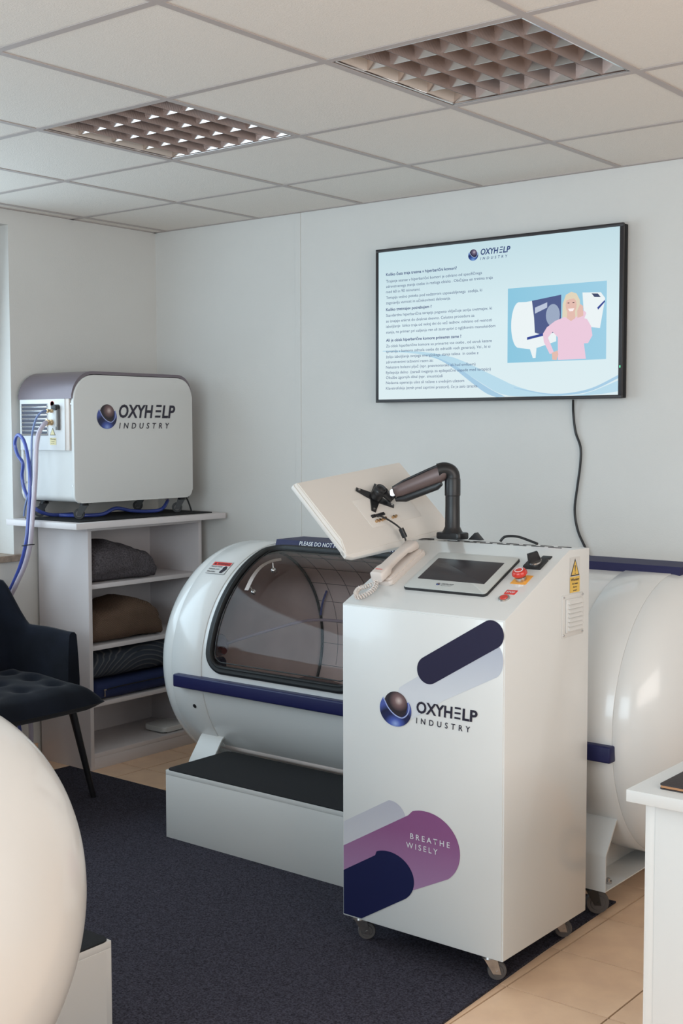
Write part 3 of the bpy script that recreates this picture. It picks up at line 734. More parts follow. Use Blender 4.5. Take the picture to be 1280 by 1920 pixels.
# slots in the flat top
for k in range(7):
    u = 1.20+k*.058; obj('top_slot', bx(u, u+.042, .585+.004*(k % 2), .590+.004*(k % 2), 1.1565, 1.1605), m_blackm, t, None)
    obj('top_slot', bx(u+.01, u+.052, .625, .630, 1.1565, 1.1595), m_blackm, t, None)
for (x, y) in ((1.145, .25), (1.590, .25), (1.145, .62), (1.590, .62)): caster(t, x, y, .007, KZ0, .026, PI*1.22, m_wheel, m_zinc, .020)

# intercom telephone
ph = thing('telephone', 'cream wall telephone lying on the left of the sloped console panel', 'telephone', SP.at(1.15, .21, 0))
def slabp(u0, u1, v0, v1, n0, n1, r, bev):
    bm = B(); prism(bm, rrect(u0, u1, v0, v1, r, 5), 'z', n0, n1, bev, 3)
    mm = Matrix((SP.U, SP.V, SP.N)).transposed().to_4x4(); mm.translation = SP.O
    bmesh.ops.transform(bm, matrix=mm, verts=bm.verts); return bm
obj('base', slabp(1.132, 1.196, .112, .305, .0, .014, .010, .004), m_phone, ph)
obj('cradle', slabp(1.138, 1.191, .120, .298, .014, .019, .008, .002), m_phone, ph)
bm = B()
pts = [(.100, .029, .019, .012), (.105, .033, .023, .015), (.142, .034, .024, .015), (.156, .037, .019, .010), (.19, .039, .018, .009), (.25, .039, .018, .009), (.262, .036, .021, .011), (.298, .033, .023, .015), (.305, .030, .019, .011)]
rings = []
for v, n, hw, hh in pts:
    rings.append([bm.verts.new(SP.at(1.157+hw*math.copysign(abs(math.cos(a))**.5, math.cos(a)), v, n+hh*math.copysign(abs(math.sin(a))**.5, math.sin(a)))) for a in [2*PI*k/20 for k in range(20)]])
for A_, D_ in zip(rings, rings[1:]):
    for k in range(20): bm.faces.new((A_[k], A_[(k+1) % 20], D_[(k+1) % 20], D_[k]))
bm.faces.new(rings[0]); bm.faces.new(rings[-1][::-1])
hs = obj('handset', bm, m_phone, ph, 50)
ink('handset_mark', [quadmesh(1.145, 1.170, .120, .123)], m_redp, SP, .0494, hs)
path = smooth_path([SP.at(1.150, .106, .022), SP.at(1.160, .080, .012), SP.at(1.158, .045, .011), SP.at(1.140, .022, .011), SP.at(1.118, .040, .011), SP.at(1.112, .068, .011), SP.at(1.135, .080, .014), SP.at(1.150, .105, .012)], 26)
hel = []
for i, p in enumerate(path):
    tt = (path[min(i+1, len(path)-1)]-path[max(i-1, 0)]).normalized(); a = SP.N; b = tt.cross(a).normalized(); w = i*1.05
    hel.append(p+a*(.0065*math.cos(w))+b*(.0065*math.sin(w)))
bm = B(); tube(bm, hel, .0019, 5); obj('coiled_cord', bm, m_phone, ph)

# ================================================================== MONITOR ON ARM
e1 = Vector((.093, .989, .113)).normalized(); e2 = Vector((-.711, -.013, .703)); e2 = (e2-e1*e2.dot(e1)).normalized(); nn = e1.cross(e2).normalized()
MC = Vector((.960, .531, 1.261))
if nn.dot(Vector((.697, -.145, .702))) < 0: nn = -nn
mm = Matrix((e1, e2, nn)).transposed().to_4x4(); mm.translation = MC
mo = thing('monitor', 'white flat monitor seen from behind, tilted face-down over the chamber window', 'monitor', MC)
def mobj(name, bm, m, parent, smooth=35, label=None):
    bmesh.ops.transform(bm, matrix=mm, verts=bm.verts); return obj(name, bm, m, parent, smooth, label)
bm = B(); prism(bm, rrect(-.245, .245, -.145, .145, .006, 4), 'z', -.018, -.002, .003, 2); mobj('front_frame', bm, m_mon, mo)
bm = B(); v0 = [(-.2445, -.144), (.2445, -.144), (.2445, .1445), (-.2445, .1445)]; v1 = [(-.236, -.098), (.236, -.098), (.238, .138), (-.238, .138)]
A_ = [bm.verts.new((a, b, -.003)) for a, b in v0]; D_ = [bm.verts.new((a, b, .010)) for a, b in v1]
bm.faces.new(A_[::-1]); bm.faces.new(D_)
for i in range(4): bm.faces.new((A_[i], A_[(i+1) % 4], D_[(i+1) % 4], D_[i]))
bmesh.ops.bevel(bm, geom=list(bm.edges), offset=.003, segments=2, affect='EDGES'); mobj('back_cover', bm, m_mon, mo, 30)
bm = B(); prism(bm, [(-.245, -.147), (-.225, -.158), (.05, -.166), (.225, -.158), (.245, -.147), (.245, -.125), (-.245, -.125)], 'z', -.020, -.004, .003); mobj('chin', bm, m_mon, mo)
bm = B(); prism(bm, rrect(-.236, .236, -.120, .136, .001, 1), 'z', -.0185, -.0175); mobj('screen', bm, m_scr_off, mo, 30)
bm = B(); prism(bm, rrect(-.085, .145, -.085, .03, .004, 3), 'z', .010, .0112, .0005); mobj('rear_plate', bm, m_mon, mo)
bm = B()
for (a, b) in ((-.050, -.045), (-.028, -.046), (-.010, -.045)): box(bm, a-.009, a+.009, b-.005, b+.005, .0105, .0165, .001)
mobj('port', bm, m_black, mo)
bm = B()
for (a, b) in ((-.055, -.066), (-.042, -.066), (-.028, -.066), (-.014, -.064), (.022, -.066), (.034, -.066)): cyl(bm, (a, b, .010), (a, b, .020), .0045, .004, 10)
mobj('audio_jack', bm, m_brass, mo)
# arm
VC = mm @ Vector((.012, .020, .012))
PB = Vector((1.185, .635, 1.160))
ar = thing('spring_arm_mount', 'black and mauve spring arm holding the monitor, clamped to the back of the console', 'arm mount', PB)
bm = B(); prism(bm, rrect(PB.x-.045, PB.x+.045, PB.y-.030, PB.y+.030, .012), 'z', 1.162, 1.182, .004); obj('base', bm, m_black, ar)
bm = B(); lathe(bm, (PB.x, PB.y, 1.180), (0, 0, 1), [(.034, 0), (.028, .010), (.0235, .020), (.0225, .09), (.0225, .115), (.0245, .117), (.0245, .165), (.0225, .172)], 28); obj('pole', bm, m_black, ar)
bm = B(); TP = Vector((PB.x, PB.y, 1.345))
path = smooth_path([TP+Vector((0, 0, -.01)), TP+Vector((0, 0, .012)), TP+Vector((-.006, -.005, .026)), TP+Vector((-.020, -.016, .032)), TP+Vector((-.036, -.028, .028))], 6)
tube(bm, path, .0225, 20); obj('elbow', bm, m_black, ar)
A0 = TP+Vector((-.016, -.013, .026)); A1 = Vector((VC.x+.050, VC.y+.036, VC.z+.018))
d = (A1-A0); L = d.length; d.normalize(); sid = d.cross(Vector((0, 0, 1))).normalized(); upv = sid.cross(d).normalized()
def beam(secs, m, name, parent=ar, ofs=0):
    bm = B(); rings = []
    for (s, w, h0, h1) in secs:
        p = A0+d*(s*L); n = 16; ring = []
        for k in range(n):
            a = 2*PI*k/n; cx = math.copysign(abs(math.cos(a))**.6, math.cos(a)); sx = math.copysign(abs(math.sin(a))**.6, math.sin(a))
            ring.append(bm.verts.new(p+sid*(w*cx)+upv*((h0+h1)/2+(h1-h0)/2*sx)))
        rings.append(ring)
    for A_, D_ in zip(rings, rings[1:]):
        for k in range(16): bm.faces.new((A_[k], A_[(k+1) % 16], D_[(k+1) % 16], D_[k]))
    bm.faces.new(rings[0]); bm.faces.new(rings[-1][::-1]); return obj(name, bm, m, parent, 45)
beam([(-.02, .020, -.012, .020), (.03, .023, -.022, .024), (.12, .024, -.026, .024), (.85, .022, -.022, .020), (.97, .020, -.018, .018), (1.0, .016, -.010, .012)], m_arm, 'spring_arm')
beam([(.02, .016, .016, .030), (.3, .016, .020, .029), (.75, .016, .018, .026), (.98, .014, .010, .020)], m_black, 'arm_top_cover')
beam([(.15, .010, -.036, -.020), (.25, .013, -.044, -.020), (.85, .013, -.042, -.018), (1.02, .008, -.030, -.016)], m_black, 'cable_channel')
bm = B(); cyl(bm, A1-sid*.018, A1+sid*.018, .011, seg=16); obj('pivot', bm, m_steel, ar)
bm = B(); tube(bm, [A1, A1-upv*.012+d*.02, VC+nn*.030+Vector((.012, .008, .0))], .014, 12); cyl(bm, VC+nn*.006, VC+nn*.046, .020, .018, 20); sphere(bm, VC+nn*.030, .021); obj('tilt_head', bm, m_black, ar)
# cross-shaped mounting plate
bm = B(); rot = math.radians(0)
out = []
for k in range(4):
    a = math.radians(45+90*k)+rot; r0 = .020
    t1 = a-math.radians(45)
    out.append((math.cos(t1)*.021, math.sin(t1)*.021))
    for da, rr in ((-.20, .050), (-.11, .068), (.11, .068), (.20, .050)): out.append((math.cos(a+da)*rr, math.sin(a+da)*rr))
prism(bm, out, 'z', .0115, .0155, .0008)
bmesh.ops.translate(bm, verts=bm.verts, vec=(.012, .020, 0)); mp = mobj('mounting_plate', bm, m_black, ar)
bm = B()
for k in range(4):
    a = math.radians(45+90*k)+rot; cyl(bm, (.012+.058*math.cos(a), .020+.058*math.sin(a), .0155), (.012+.058*math.cos(a), .020+.058*math.sin(a), .018), .004, seg=10)
mobj('screw', bm, m_steel, mp)
# monitor cable with ferrite
q0 = mm@Vector((-.045, -.045, .018)); q1 = mm@Vector((-.030, -.075, .030)); q2 = mm@Vector((-.01, -.13, .034)); q3 = mm@Vector((.0, -.175, .010))
cb = thing('monitor_cable', 'thin black cable hanging from the ports of the white monitor', 'cable', q3)
bm = B(); tube(bm, smooth_path([q0, q1, q2, q3, Vector((1.12, .56, 1.162)), Vector((1.14, .60, 1.160))], 8), .0028, 8); obj('wire', bm, m_black, cb)
bm = B(); dd = (q3-q2).normalized(); cyl(bm, q2-dd*.004, q2+dd*.026, .0085, seg=14); obj('ferrite_bead', bm, m_black, cb)
bm = B(); tube(bm, smooth_path([(1.345, .655, 1.161), (1.36, .66, 1.176), (1.40, .662, 1.178), (1.44, .664, 1.168), (1.47, .662, 1.160)], 8), .004, 8)
obj('cable_loop', bm, m_black, None, 50, 'short black cable loop arching over the rear edge of the console', cat='cable')
bm = B(); prism(bm, [(1.238, 1.1615), (1.285, 1.1615), (1.262, 1.184)], 'y', .640, .662, .001); obj('cable_clip', bm, m_black, None, 30, 'small black wedge clip on the console top beside the arm', cat='clip')

# ================================================================== WALL TELEVISION
tv = thing('television', 'wall-mounted flat television showing white slide with text and photo', 'television', (.67, BY-.03, 1.615))
VX0, VX1, VZ0, VZ1, VY = .104, 1.238, 1.614, 2.256, 1.678
obj('housing', bx(VX0+.002, VX1-.002, VY+.004, BY-.004, VZ0+.002, VZ1-.002, .003), m_blackm, tv)
bm = B()
for (a, b, c, d_) in ((VX0, VX1, VZ0, VZ0+.013), (VX0, VX1, VZ1-.013, VZ1), (VX0, VX0+.014, VZ0+.013, VZ1-.013), (VX1-.014, VX1, VZ0+.013, VZ1-.013)): box(bm, a, b, VY-.002, VY+.010, c, d_, .001)
obj('bezel', bm, mat('tv_bezel', (.022, .018, .020), .4), tv)
SE = .72
def em(name, r, g, b, k=1): return mat('screen_'+name, srgb(r, g, b), emit=SE*k)
m_scr = gradient('screen_background', [(0, srgb(222, 238, 242)), (.5, srgb(218, 238, 243)), (1, srgb(196, 222, 230))], 'Y', emit=SE)
TP_ = Plane((0, VY, 0), (1, 0, 0), (0, 0, 1))
X0, X1, Z0, Z1 = VX0+.014, VX1-.014, VZ0+.013, VZ1-.013
ink('screen', [quadmesh(X0, X1, Z0, Z1)], m_scr, TP_, .0, tv, 'lit screen')
sc = tv
def band(top, bot, m, name, off):
    ink(name, [top+bot[::-1]], m, TP_, off, sc)
def curve2(p, n=24):
    return [(v.x, v.y) for v in smooth_path([(a, b, 0) for a, b in p], n//max(1, len(p)-1))]
band(curve2([(.14, 1.832), (.32, 1.822), (.50, 1.790), (.68, 1.715), (.80, 1.665), (.95, 1.632), (1.08, 1.632), (X1, 1.680)]), curve2([(.14, 1.828), (.32, 1.812), (.48, 1.765), (.62, 1.69), (.72, 1.640), (.84, Z0), (1.10, Z0), (X1, 1.640)]), em('swoosh_a', 186, 220, 236), 'swoosh_print', .0004)
band(curve2([(.40, 1.800), (.50, 1.76), (.60, 1.70), (.68, 1.655), (.74, Z0+.002)]), curve2([(.40, 1.797), (.49, 1.752), (.58, 1.69), (.65, 1.645), (.70, Z0)]), em('swoosh_b', 168, 204, 228), 'swoosh_print', .0007)
band(curve2([(.78, 1.664), (.95, 1.636), (1.10, 1.650), (X1, 1.700)]), curve2([(.78, 1.661), (.95, 1.630), (1.10, 1.640), (X1, 1.688)]), em('swoosh_c', 170, 206, 230), 'swoosh_print', .0007)
m_tx = em('text', 96, 112, 150, .8); m_hd = em('heading', 52, 66, 128, .8)
LN = [(2.1460, .158, .511, 'Koliko časa traja tretma v hiperbarični komori?', 1), (2.118, .158, .631, 'Trajanje seanse v hiperbarični komori je odvisno od specifičnega', 0),
      (2.096, .158, .681, 'zdravstvenega stanja osebe in razloga obiska . Običajno en tretma traja', 0), (2.074, .158, .332, 'med 60 in 90 minutami.', 0),
      (2.050, .158, .632, 'Terapija vedno poteka pod nadzorom usposobljenega  osebja, ki', 0), (2.028, .158, .482, 'zagotavlja varnost in učinkovitost delovanja.', 0),
      (2.000, .158, .389, 'Koliko tretmajev potrebujem ?', 1), (1.976, .158, .678, 'Standardna hiperbarična terapija pogosto vključuje serijo tretmajev, ki', 0),
      (1.952, .158, .596, 'se izvajajo enkrat do dvakrat dnevno. Celotno procedura za', 0), (1.930, .158, .678, 'izboljšanje  lahko traja od nekaj dni do več tednov, odvisno od resnosti', 0),
      (1.906, .158, .694, 'stanja, na primer pri celjenju ran ali zastrupitvi z ogljikovim monoksidom', 0), (1.872, .158, .534, 'Ali je obisk hiperbarične komore primeren zame ?', 1),
      (1.848, .158, .678, 'Za obisk hiperbarične komore so primerne vse osebe , od otrok katere', 0), (1.826, .158, .671, 'spremlja v komoro odrasla oseba do odraslih vseh generacij. Vsi , ki si', 0),
      (1.803, .158, .616, 'želijo izboljšanja svojega energijskega stanja telesa  in osebe z', 0), (1.781, .158, .398, 'zdravstvenimi težavami razen za:', 0),
      (1.759, .158, .602, 'Nekatere bolezni pljuč (npr. pnevmotoraks ali hud emfizem)', 0), (1.737, .158, .674, 'Epilepsija delno  (zaradi tveganja za epileptične napade med terapijo)', 0),
      (1.716, .158, .445, 'Okužbe zgornjih dihal (npr. sinusitis)ali', 0), (1.694, .158, .549, 'Nedavna operacija ušes ali težave s srednjim ušesom', 0),
      (1.671, .158, .615, 'Klavstrofobija (strah pred zaprtimi prostori), če je zelo izrazita.', 0)]
for z, a, b, s_, h in LN:
    lettering('heading_line' if h else 'text_line', [text_mesh(s_, a, b, z-.003, .0125 if h else .0120, 0, .016 if h else .002)], m_hd if h else m_tx, TP_, .0012, sc)
eb = gradient('screen_emblem_bowl', [(0, srgb(120, 160, 215)), (.3, srgb(60, 90, 160)), (.6, srgb(30, 40, 90)), (.8, srgb(100, 130, 190))], radial=(.5, .1), emit=SE)
ek = gradient('screen_emblem_ball', [(0, srgb(190, 180, 190)), (.2, srgb(110, 100, 125)), (.5, srgb(35, 35, 60)), (.8, srgb(90, 90, 120))], radial=(.62, .66), emit=SE)
emblem(sc, TP_, .589, 2.193, .0235, .0225, .0010, (eb, em('emblem_line', 190, 210, 235), ek))
oxy_text(sc, TP_, .624, .760, 2.191, .0235, .622, .747, 2.171, .0105, em('logo_text', 60, 78, 130, .85), .0012)
# picture on the slide
PXa, PXb, PZa, PZb = .750, 1.174, 1.760, 2.049
pc = ink('slide_photo', [quadmesh(PXa, PXb, PZa, PZb)], gradient('screen_photo_background', [(0, srgb(142, 200, 224)), (1, srgb(160, 208, 230))], 'X', emit=SE), TP_, .0010, sc)
def pi(name, poly, m, k): return ink(name, [poly], m, TP_, .0012+.0003*k, pc)
pi('pictured_chamber', arc(.800, 1.905, .034, .088, 90, 270)+[(.86, 1.808), (.965, 1.835), (.965, 2.005), (.83, 1.992)], em('p_white', 236, 244, 246), 1)
pi('pictured_window', [(.858, 1.995), (.985, 2.010), (.985, 1.872), (.905, 1.862), (.872, 1.872), (.868, 1.93)], em('p_window', 84, 96, 140), 2)
pi('pictured_window_light', [(.872, 1.968), (.925, 1.985), (.925, 1.965), (.872, 1.945)], em('p_windowl', 190, 200, 220), 3)
pi('pictured_interior', arc(.950, 1.935, .030, .042, 0, 360)[:-1], em('p_inner', 158, 172, 196), 3)
pi('pictured_bumper', [(.838, 1.856), (.930, 1.872), (.930, 1.862), (.838, 1.846)], em('p_navy', 60, 76, 150), 3)
pi('pictured_leg', [(.850, 1.812), (.880, 1.812), (.876, 1.775), (.864, 1.775)], em('p_white', 0, 0, 0), 2)
pi('pictured_cabinet', [(1.074, 2.012), (1.150, 2.008), (1.168, 1.985), (1.148, 1.876), (1.085, 1.885)], em('p_white', 0, 0, 0), 1)
pi('pictured_panel', [(1.112, 2.006), (1.138, 2.004), (1.150, 1.990), (1.124, 1.992)], em('p_dark', 70, 80, 110), 2)
pi('pictured_stripe', [(1.136, 1.952), (1.166, 1.978), (1.168, 1.972), (1.140, 1.944)], em('p_navy', 0, 0, 0), 3)
m_hair = em('p_hair', 226, 214, 190); m_skin = em('p_skin', 228, 190, 178); m_pink = em('p_pink', 236, 204, 222)
pi('pictured_hair', [(.990, 1.918), (.992, 1.975), (1.005, 2.008), (1.028, 2.018), (1.050, 2.010), (1.064, 1.985), (1.068, 1.935), (1.055, 1.915)], m_hair, 4)
pi('pictured_sweater', [(.908, 1.866), (.925, 1.890), (.960, 1.912), (1.000, 1.925), (1.028, 1.915), (1.056, 1.925), (1.095, 1.912), (1.112, 1.885), (1.118, 1.850), (1.100, 1.822), (1.083, 1.822), (1.092, 1.764), (.974, 1.764), (.972, 1.850), (.950, 1.872), (.930, 1.850), (.958, 1.790), (.938, 1.788), (.912, 1.835)], m_pink, 5)
pi('pictured_arm', [(1.062, 1.862), (1.092, 1.935), (1.082, 1.945), (1.055, 1.930), (1.045, 1.895)], m_pink, 6)
pi('pictured_hand', [(1.055, 1.918), (1.080, 1.925), (1.078, 1.962), (1.066, 1.970), (1.054, 1.945)], m_skin, 7)
pi('pictured_neck', [(1.012, 1.945), (1.044, 1.945), (1.046, 1.918), (1.028, 1.908), (1.010, 1.920)], m_skin, 6)
pi('pictured_face', arc(1.028, 1.968, .023, .034, 0, 360)[:-1], m_skin, 7)
pi('pictured_fringe', [(1.002, 1.985), (1.010, 2.006), (1.030, 2.013), (1.050, 2.002), (1.056, 1.975), (1.040, 1.992), (1.020, 1.990)], m_hair, 8)
pi('pictured_smile', [(1.015, 1.955), (1.042, 1.955), (1.036, 1.945), (1.022, 1.945)], em('p_smile', 252, 240, 240), 8)
pi('pictured_eye', [(1.013, 1.975), (1.021, 1.975), (1.021, 1.978), (1.013, 1.978)], em('p_eye', 90, 70, 80), 8)
pi('pictured_eye', [(1.034, 1.975), (1.042, 1.975), (1.042, 1.978), (1.034, 1.978)], em('p_eye', 0, 0, 0), 8)
pi('pictured_hand', [(.948, 1.792), (.972, 1.800), (.976, 1.785), (.968, 1.764), (.950, 1.766)], m_skin, 7)
ink('standby_light', [quadmesh(1.2295, 1.2325, 1.727, 1.735)], mat('led_green', (.10, .9, .35), emit=2.0), Plane((0, VY-.002, 0), (1, 0, 0), (0, 0, 1)), .0006, tv, 'small green standby light')
bm = B(); tube(bm, smooth_path([(1.027, 1.700, 1.612), (1.022, 1.712, 1.56), (1.030, 1.716, 1.49), (1.052, 1.716, 1.43), (1.051, 1.716, 1.36), (1.040, 1.716, 1.28), (1.030, 1.716, 1.19), (1.045, 1.716, 1.11), (1.085, 1.716, 1.03), (1.11, 1.716, .95), (1.12, 1.716, .60), (1.12, 1.716, .15)], 8), .0048, 8)
obj('power_cable', bm, m_black, None, 50, 'black power cable hanging down the wall below the television', cat='cable')

# ================================================================== BOOKCASE, COMPRESSOR
HX0, HX1, HY0, HY1, HZ = LX+.018, -.930, .968, 1.665, 1.082
bc = thing('bookcase', 'white open shelf unit against the left wall holding folded blankets', 'bookcase', ((HX0+HX1)/2, (HY0+HY1)/2, 0))
TH = .020
obj('side_panel', bx(HX0, HX1, HY0, HY0+TH, 0, HZ-.022, .0008), m_lam, bc); obj('side_panel', bx(HX0, HX1, HY1-TH, HY1, 0, HZ-.022, .0008), m_lam, bc)
obj('top_panel', bx(HX0, HX1, HY0, HY1, HZ-.022, HZ, .0008), m_lam, bc)
for z, r in ((.822, .012), (.549, .012), (.296, .012)): obj('shelf', bx(HX0+.006, HX1-r, HY0+TH, HY1-TH, z-.020, z, .0008), m_lam, bc)
obj('shelf', bx(HX0+.006, HX1-.004, HY0+TH, HY1-TH, .052, .072, .0008), m_lam, bc); obj('plinth', bx(HX0+.01, HX1-.004, HY0+TH, HY1-TH, 0, .0515, .0008), m_lam, bc)
obj('back_panel', bx(HX0, HX0+.004, HY0+TH, HY0+.235, .01, HZ-.022), m_lam, bc); obj('back_panel', bx(HX0, HX0+.004, HY0+.243, HY1-TH, .01, HZ-.022), m_lam, bc)
obj('tabletop', bx(LX+.012, -.802, .800, 1.700, HZ+.0005, HZ+.0265, .0015), m_lam, None, 30, 'white board lying on top of the shelf unit under the compressor', cat='tabletop')
TZ = HZ+.0265
bm = B(); prism(bm, rrect(-1.21, -.845, .850, 1.655, .006), 'z', TZ, TZ+.005, .001); obj('anti_slip_mat', bm, m_mat, None, 30, 'thin black mat under the compressor casters', cat='mat')

cm = thing('oxygen_compressor', 'white compressor unit on casters with grey curved cover and logo, on the shelf unit', 'compressor', (-1.08, 1.23, TZ+.005))
FX, BX_, SY0, SY1, QZ0, QZ1 = -.900, -1.262, .876, 1.580, 1.186, 1.738
prof = rrect(SY0, SY1, QZ0, QZ1, (.035, .035, .085, .115), 8)
bm = B(); prism(bm, prof, 'x', FX-.016, FX, .006, 3); obj('front_panel', bm, m_white_matt, cm)
bm = B(); prism(bm, prof, 'x', BX_, BX_+.016, .006, 3); obj('rear_panel', bm, m_white_matt, cm)
bm = B(); prism(bm, rrect(SY0+.010, SY1-.008, QZ0+.004, QZ1-.004, (.03, .03, .08, .11), 8), 'x', BX_+.012, FX-.012); obj('body', bm, m_white_matt, cm)
# curved cover as a bent sheet
o_ = rrect(SY0-.006, SY1+.003, 1.20, QZ1+.016, (0, 0, .088, .12), 10); i_ = rrect(SY0+.006, SY1-.006, 1.20, QZ1+.003, (0, 0, .08, .112), 10)
oc = [p for p in o_ if p[1] > 1.5]; ic = [p for p in i_ if p[1] > 1.5]
oc = [(oc[0][0], 1.655)]+oc+[(oc[-1][0], 1.636)]; ic = [(ic[0][0], 1.655)]+ic+[(ic[-1][0], 1.636)]
bm = B(); prism(bm, oc+ic[::-1], 'x', BX_-.008, FX-.008, .001, 1); obj('cover', bm, m_mauve, cm, 30)
bm = bx(-1.256, -.950, SY0-.008, SY0+.012, 1.413, 1.634, .002); sp_ = obj('service_panel', bm, mat('service_panel_white', (.74, .74, .74), .35), cm)
obj('panel_edge', bx(-.950, -.926, SY0-.004, SY0+.012, 1.413, 1.636, .001), m_phone, cm)
sd = SY0-.008
gr = obj('grille', bx(-1.243, -1.062, sd-.0015, sd, 1.476, 1.615, .0005), m_zinc, sp_)
for k in range(8):
    z = 1.478+k*.0172; bm = B(); prism(bm, [(sd-.0015, z), (sd-.007, z+.006), (sd-.0015, z+.0085)], 'x', -1.240, -1.066); obj('grille_slat', bm, mat('polished_slat', (.78, .78, .80), .18, metal=1) if k % 1 == 0 else m_steel, sp_, None)
obj('grille_gap', bx(-1.240, -1.066, sd-.0017, sd-.0012, 1.477, 1.614), mat('grille_dark', (.06, .06, .09), .5), sp_, None)
bm = B(); cyl(bm, (-.992, sd, 1.597), (-.992, sd-.022, 1.597), .013, seg=18); box(bm, -1.008, -.975, sd-.028, sd-.014, 1.590, 1.606, .003); obj('valve_knob', bm, m_black, sp_)
bm = B(); box(bm, -.994, -.978, sd-.016, sd, 1.500, 1.592, .003); fm = obj('flow_meter', bm, mat('smoke_plastic', (.12, .11, .11), .15, coat=.5), sp_)
bm = B(); cyl(bm, (-.986, sd-.0165, 1.515), (-.986, sd-.0165, 1.585), .003, seg=10); obj('scale_strip', bm, m_tag, sp_)
for (x, z, r) in ((-1.033, 1.583, .008), (-1.037, 1.533, .013)):
    bm = B(); lathe(bm, (x, sd, z), (0, -1, 0), [(r, 0), (r, .008), (r*.75, .010), (r*.75, .018), (r*1.05, .020), (r*1.05, .028), (r*.6, .030), (0, .030)], 16); obj('hose_fitting', bm, m_brass, sp_)
LP = Plane((0, sd, 0), (1, 0, 0), (0, 0, 1))
ink('earth_mark', [arc(-1.031, 1.613, .0125, .0125, 0, 360)[:-1]+arc(-1.031, 1.613, .0112, .0112, 360, 0)[:-1]], m_redp, LP, .001, sp_)
ink('triangle_sticker', [[(-1.050, 1.478), (-1.012, 1.478), (-1.031, 1.510)]], m_ink, LP, .0008, sp_)
ink('triangle_fill', [[(-1.0465, 1.480), (-1.0155, 1.480), (-1.031, 1.506)]], m_paley, LP, .0011, sp_)
ink('warning_label', [quadmesh(-1.050, -1.008, 1.437, 1.467)], m_paley, LP, .0008, sp_)
lettering('lettering', [text_mesh('Warning', -1.047, -1.012, 1.459, .006, 0, .01), text_mesh('oxygen', -1.042, -1.018, 1.451, .004), text_mesh('no fire', -1.042, -1.020, 1.442, .004)], m_ink, LP, .0013, sp_)
bm = B()
for (x, z) in ((-.917, 1.612), (-.912, 1.262), (-1.243, 1.40), (-1.24, 1.27)): cyl(bm, (x, SY0+.012, z), (x, SY0-.001, z), .0035, seg=10)
obj('screw', bm, m_steel, cm)
XP = Plane((FX, 0, 0), (0, 1, 0), (0, 0, 1))
emblem(cm, XP, 1.059, 1.5585, .0565, .0535)
oxy_text(cm, XP, 1.128, 1.470, 1.556, .058, 1.128, 1.432, 1.507, .026, m_ink)
for (x, y) in ((-.945, .935), (-1.215, .935), (-.945, 1.520), (-1.215, 1.520)): caster(cm, x, y, TZ+.005, QZ0+.002, .024, PI*.25, m_wheelb, m_black, .018)

# hoses
bm = B(); tube(bm, smooth_path([(-1.037, sd-.024, 1.533), (-1.035, .825, 1.525), (-1.040, .80, 1.485), (-1.045, .79, 1.42), (-1.045, .785, 1.34), (-1.048, .78, 1.25), (-1.052, .772, 1.16), (-1.050, .762, 1.08), (-1.060, .758, 1.00), (-1.095, .755, .915), (-1.150, .75, .83), (-1.205, .745, .74), (-1.225, .74, .60), (-1.15, .74, .40), (-1.095, .77, .25), (-1.10, .77, .05)], 8), .0105, 12)
obj('clear_hose', bm, m_hose_clear, None, 60, 'thick clear pinkish hose running from compressor side to the floor', cat='hose')
bm = B(); tube(bm, smooth_path([(-1.033, sd-.024, 1.583), (-1.040, .815, 1.576), (-1.058, .80, 1.545), (-1.078, .795, 1.48), (-1.085, .795, 1.38), (-1.088, .795, 1.29), (-1.105, .80, 1.245), (-1.15, .81, 1.18), (-1.185, .825, 1.125)], 8), .0045, 8)
obj('blue_tube', bm, m_hose_lblue, None, 60, 'thin pale blue tube plugged into the compressor fitting above the clear hose', cat='hose')
bm = B(); tube(bm, smooth_path([(-1.13, 1.05, 1.124), (-1.125, .92, 1.128), (-1.135, .84, 1.165), (-1.175, .825, 1.24), (-1.185, .82, 1.30), (-1.172, .815, 1.355), (-1.195, .805, 1.395), (-1.205, .80, 1.445), (-1.175, .795, 1.480), (-1.130, .79, 1.455), (-1.098, .785, 1.39), (-1.080, .78, 1.31), (-1.076, .775, 1.22), (-1.080, .768, 1.12), (-1.085, .758, 1.02), (-1.118, .752, .92), (-1.172, .748, .83), (-1.228, .74, .74), (-1.25, .74, .55), (-1.18, .75, .35), (-1.14, .77, .05)], 8), .0080, 12)
obj('blue_hose', bm, m_hose_blue, None, 60, 'blue hose looping left of the compressor and hanging to the floor', cat='hose')
bm = B(); c_ = Vector((-1.074, .758, 1.008)); tube(bm, [c_+Vector((.026*math.cos(a)+.004, .026*math.sin(a), .004*math.cos(a))) for a in [2*PI*k/20 for k in range(20)]], .0022, 6, closed=True)
obj('cable_tie', bm, m_black, None, 60, 'black cable tie around the hanging hoses', cat='cable tie')
bm = B(); tube(bm, smooth_path([(-1.12, .97, TZ+.014), (-1.03, 1.02, TZ+.014), (-1.00, 1.11, TZ+.016), (-1.01, 1.20, TZ+.038), (-1.02, 1.30, TZ+.022), (-1.02, 1.40, TZ+.014), (-1.00, 1.47, TZ+.020), (-1.02, 1.53, TZ+.055), (-1.10, 1.60, TZ+.060)], 8), .0085, 10)
obj('blue_hose', bm, m_hose_blue, None, 60, 'blue hose snaking underneath the compressor', cat='hose')
bm = B(); tube(bm, [(-1.10+.055*math.cos(a), 1.606+.02*math.sin(a)*0, 1.660+.085*math.sin(a)) for a in [2*PI*k/32 for k in range(32)]], .015, 10, closed=True)
obj('blue_hose_coil', bm, m_hose_blue, None, 60, 'blue hose coil poking out behind the far end of the compressor', cat='hose')
bm = B(); tube(bm, smooth_path([(-.94, 1.575, 1.185), (-.935, 1.59, 1.15), (-.93, 1.600, TZ+.006)], 6), .004, 8)
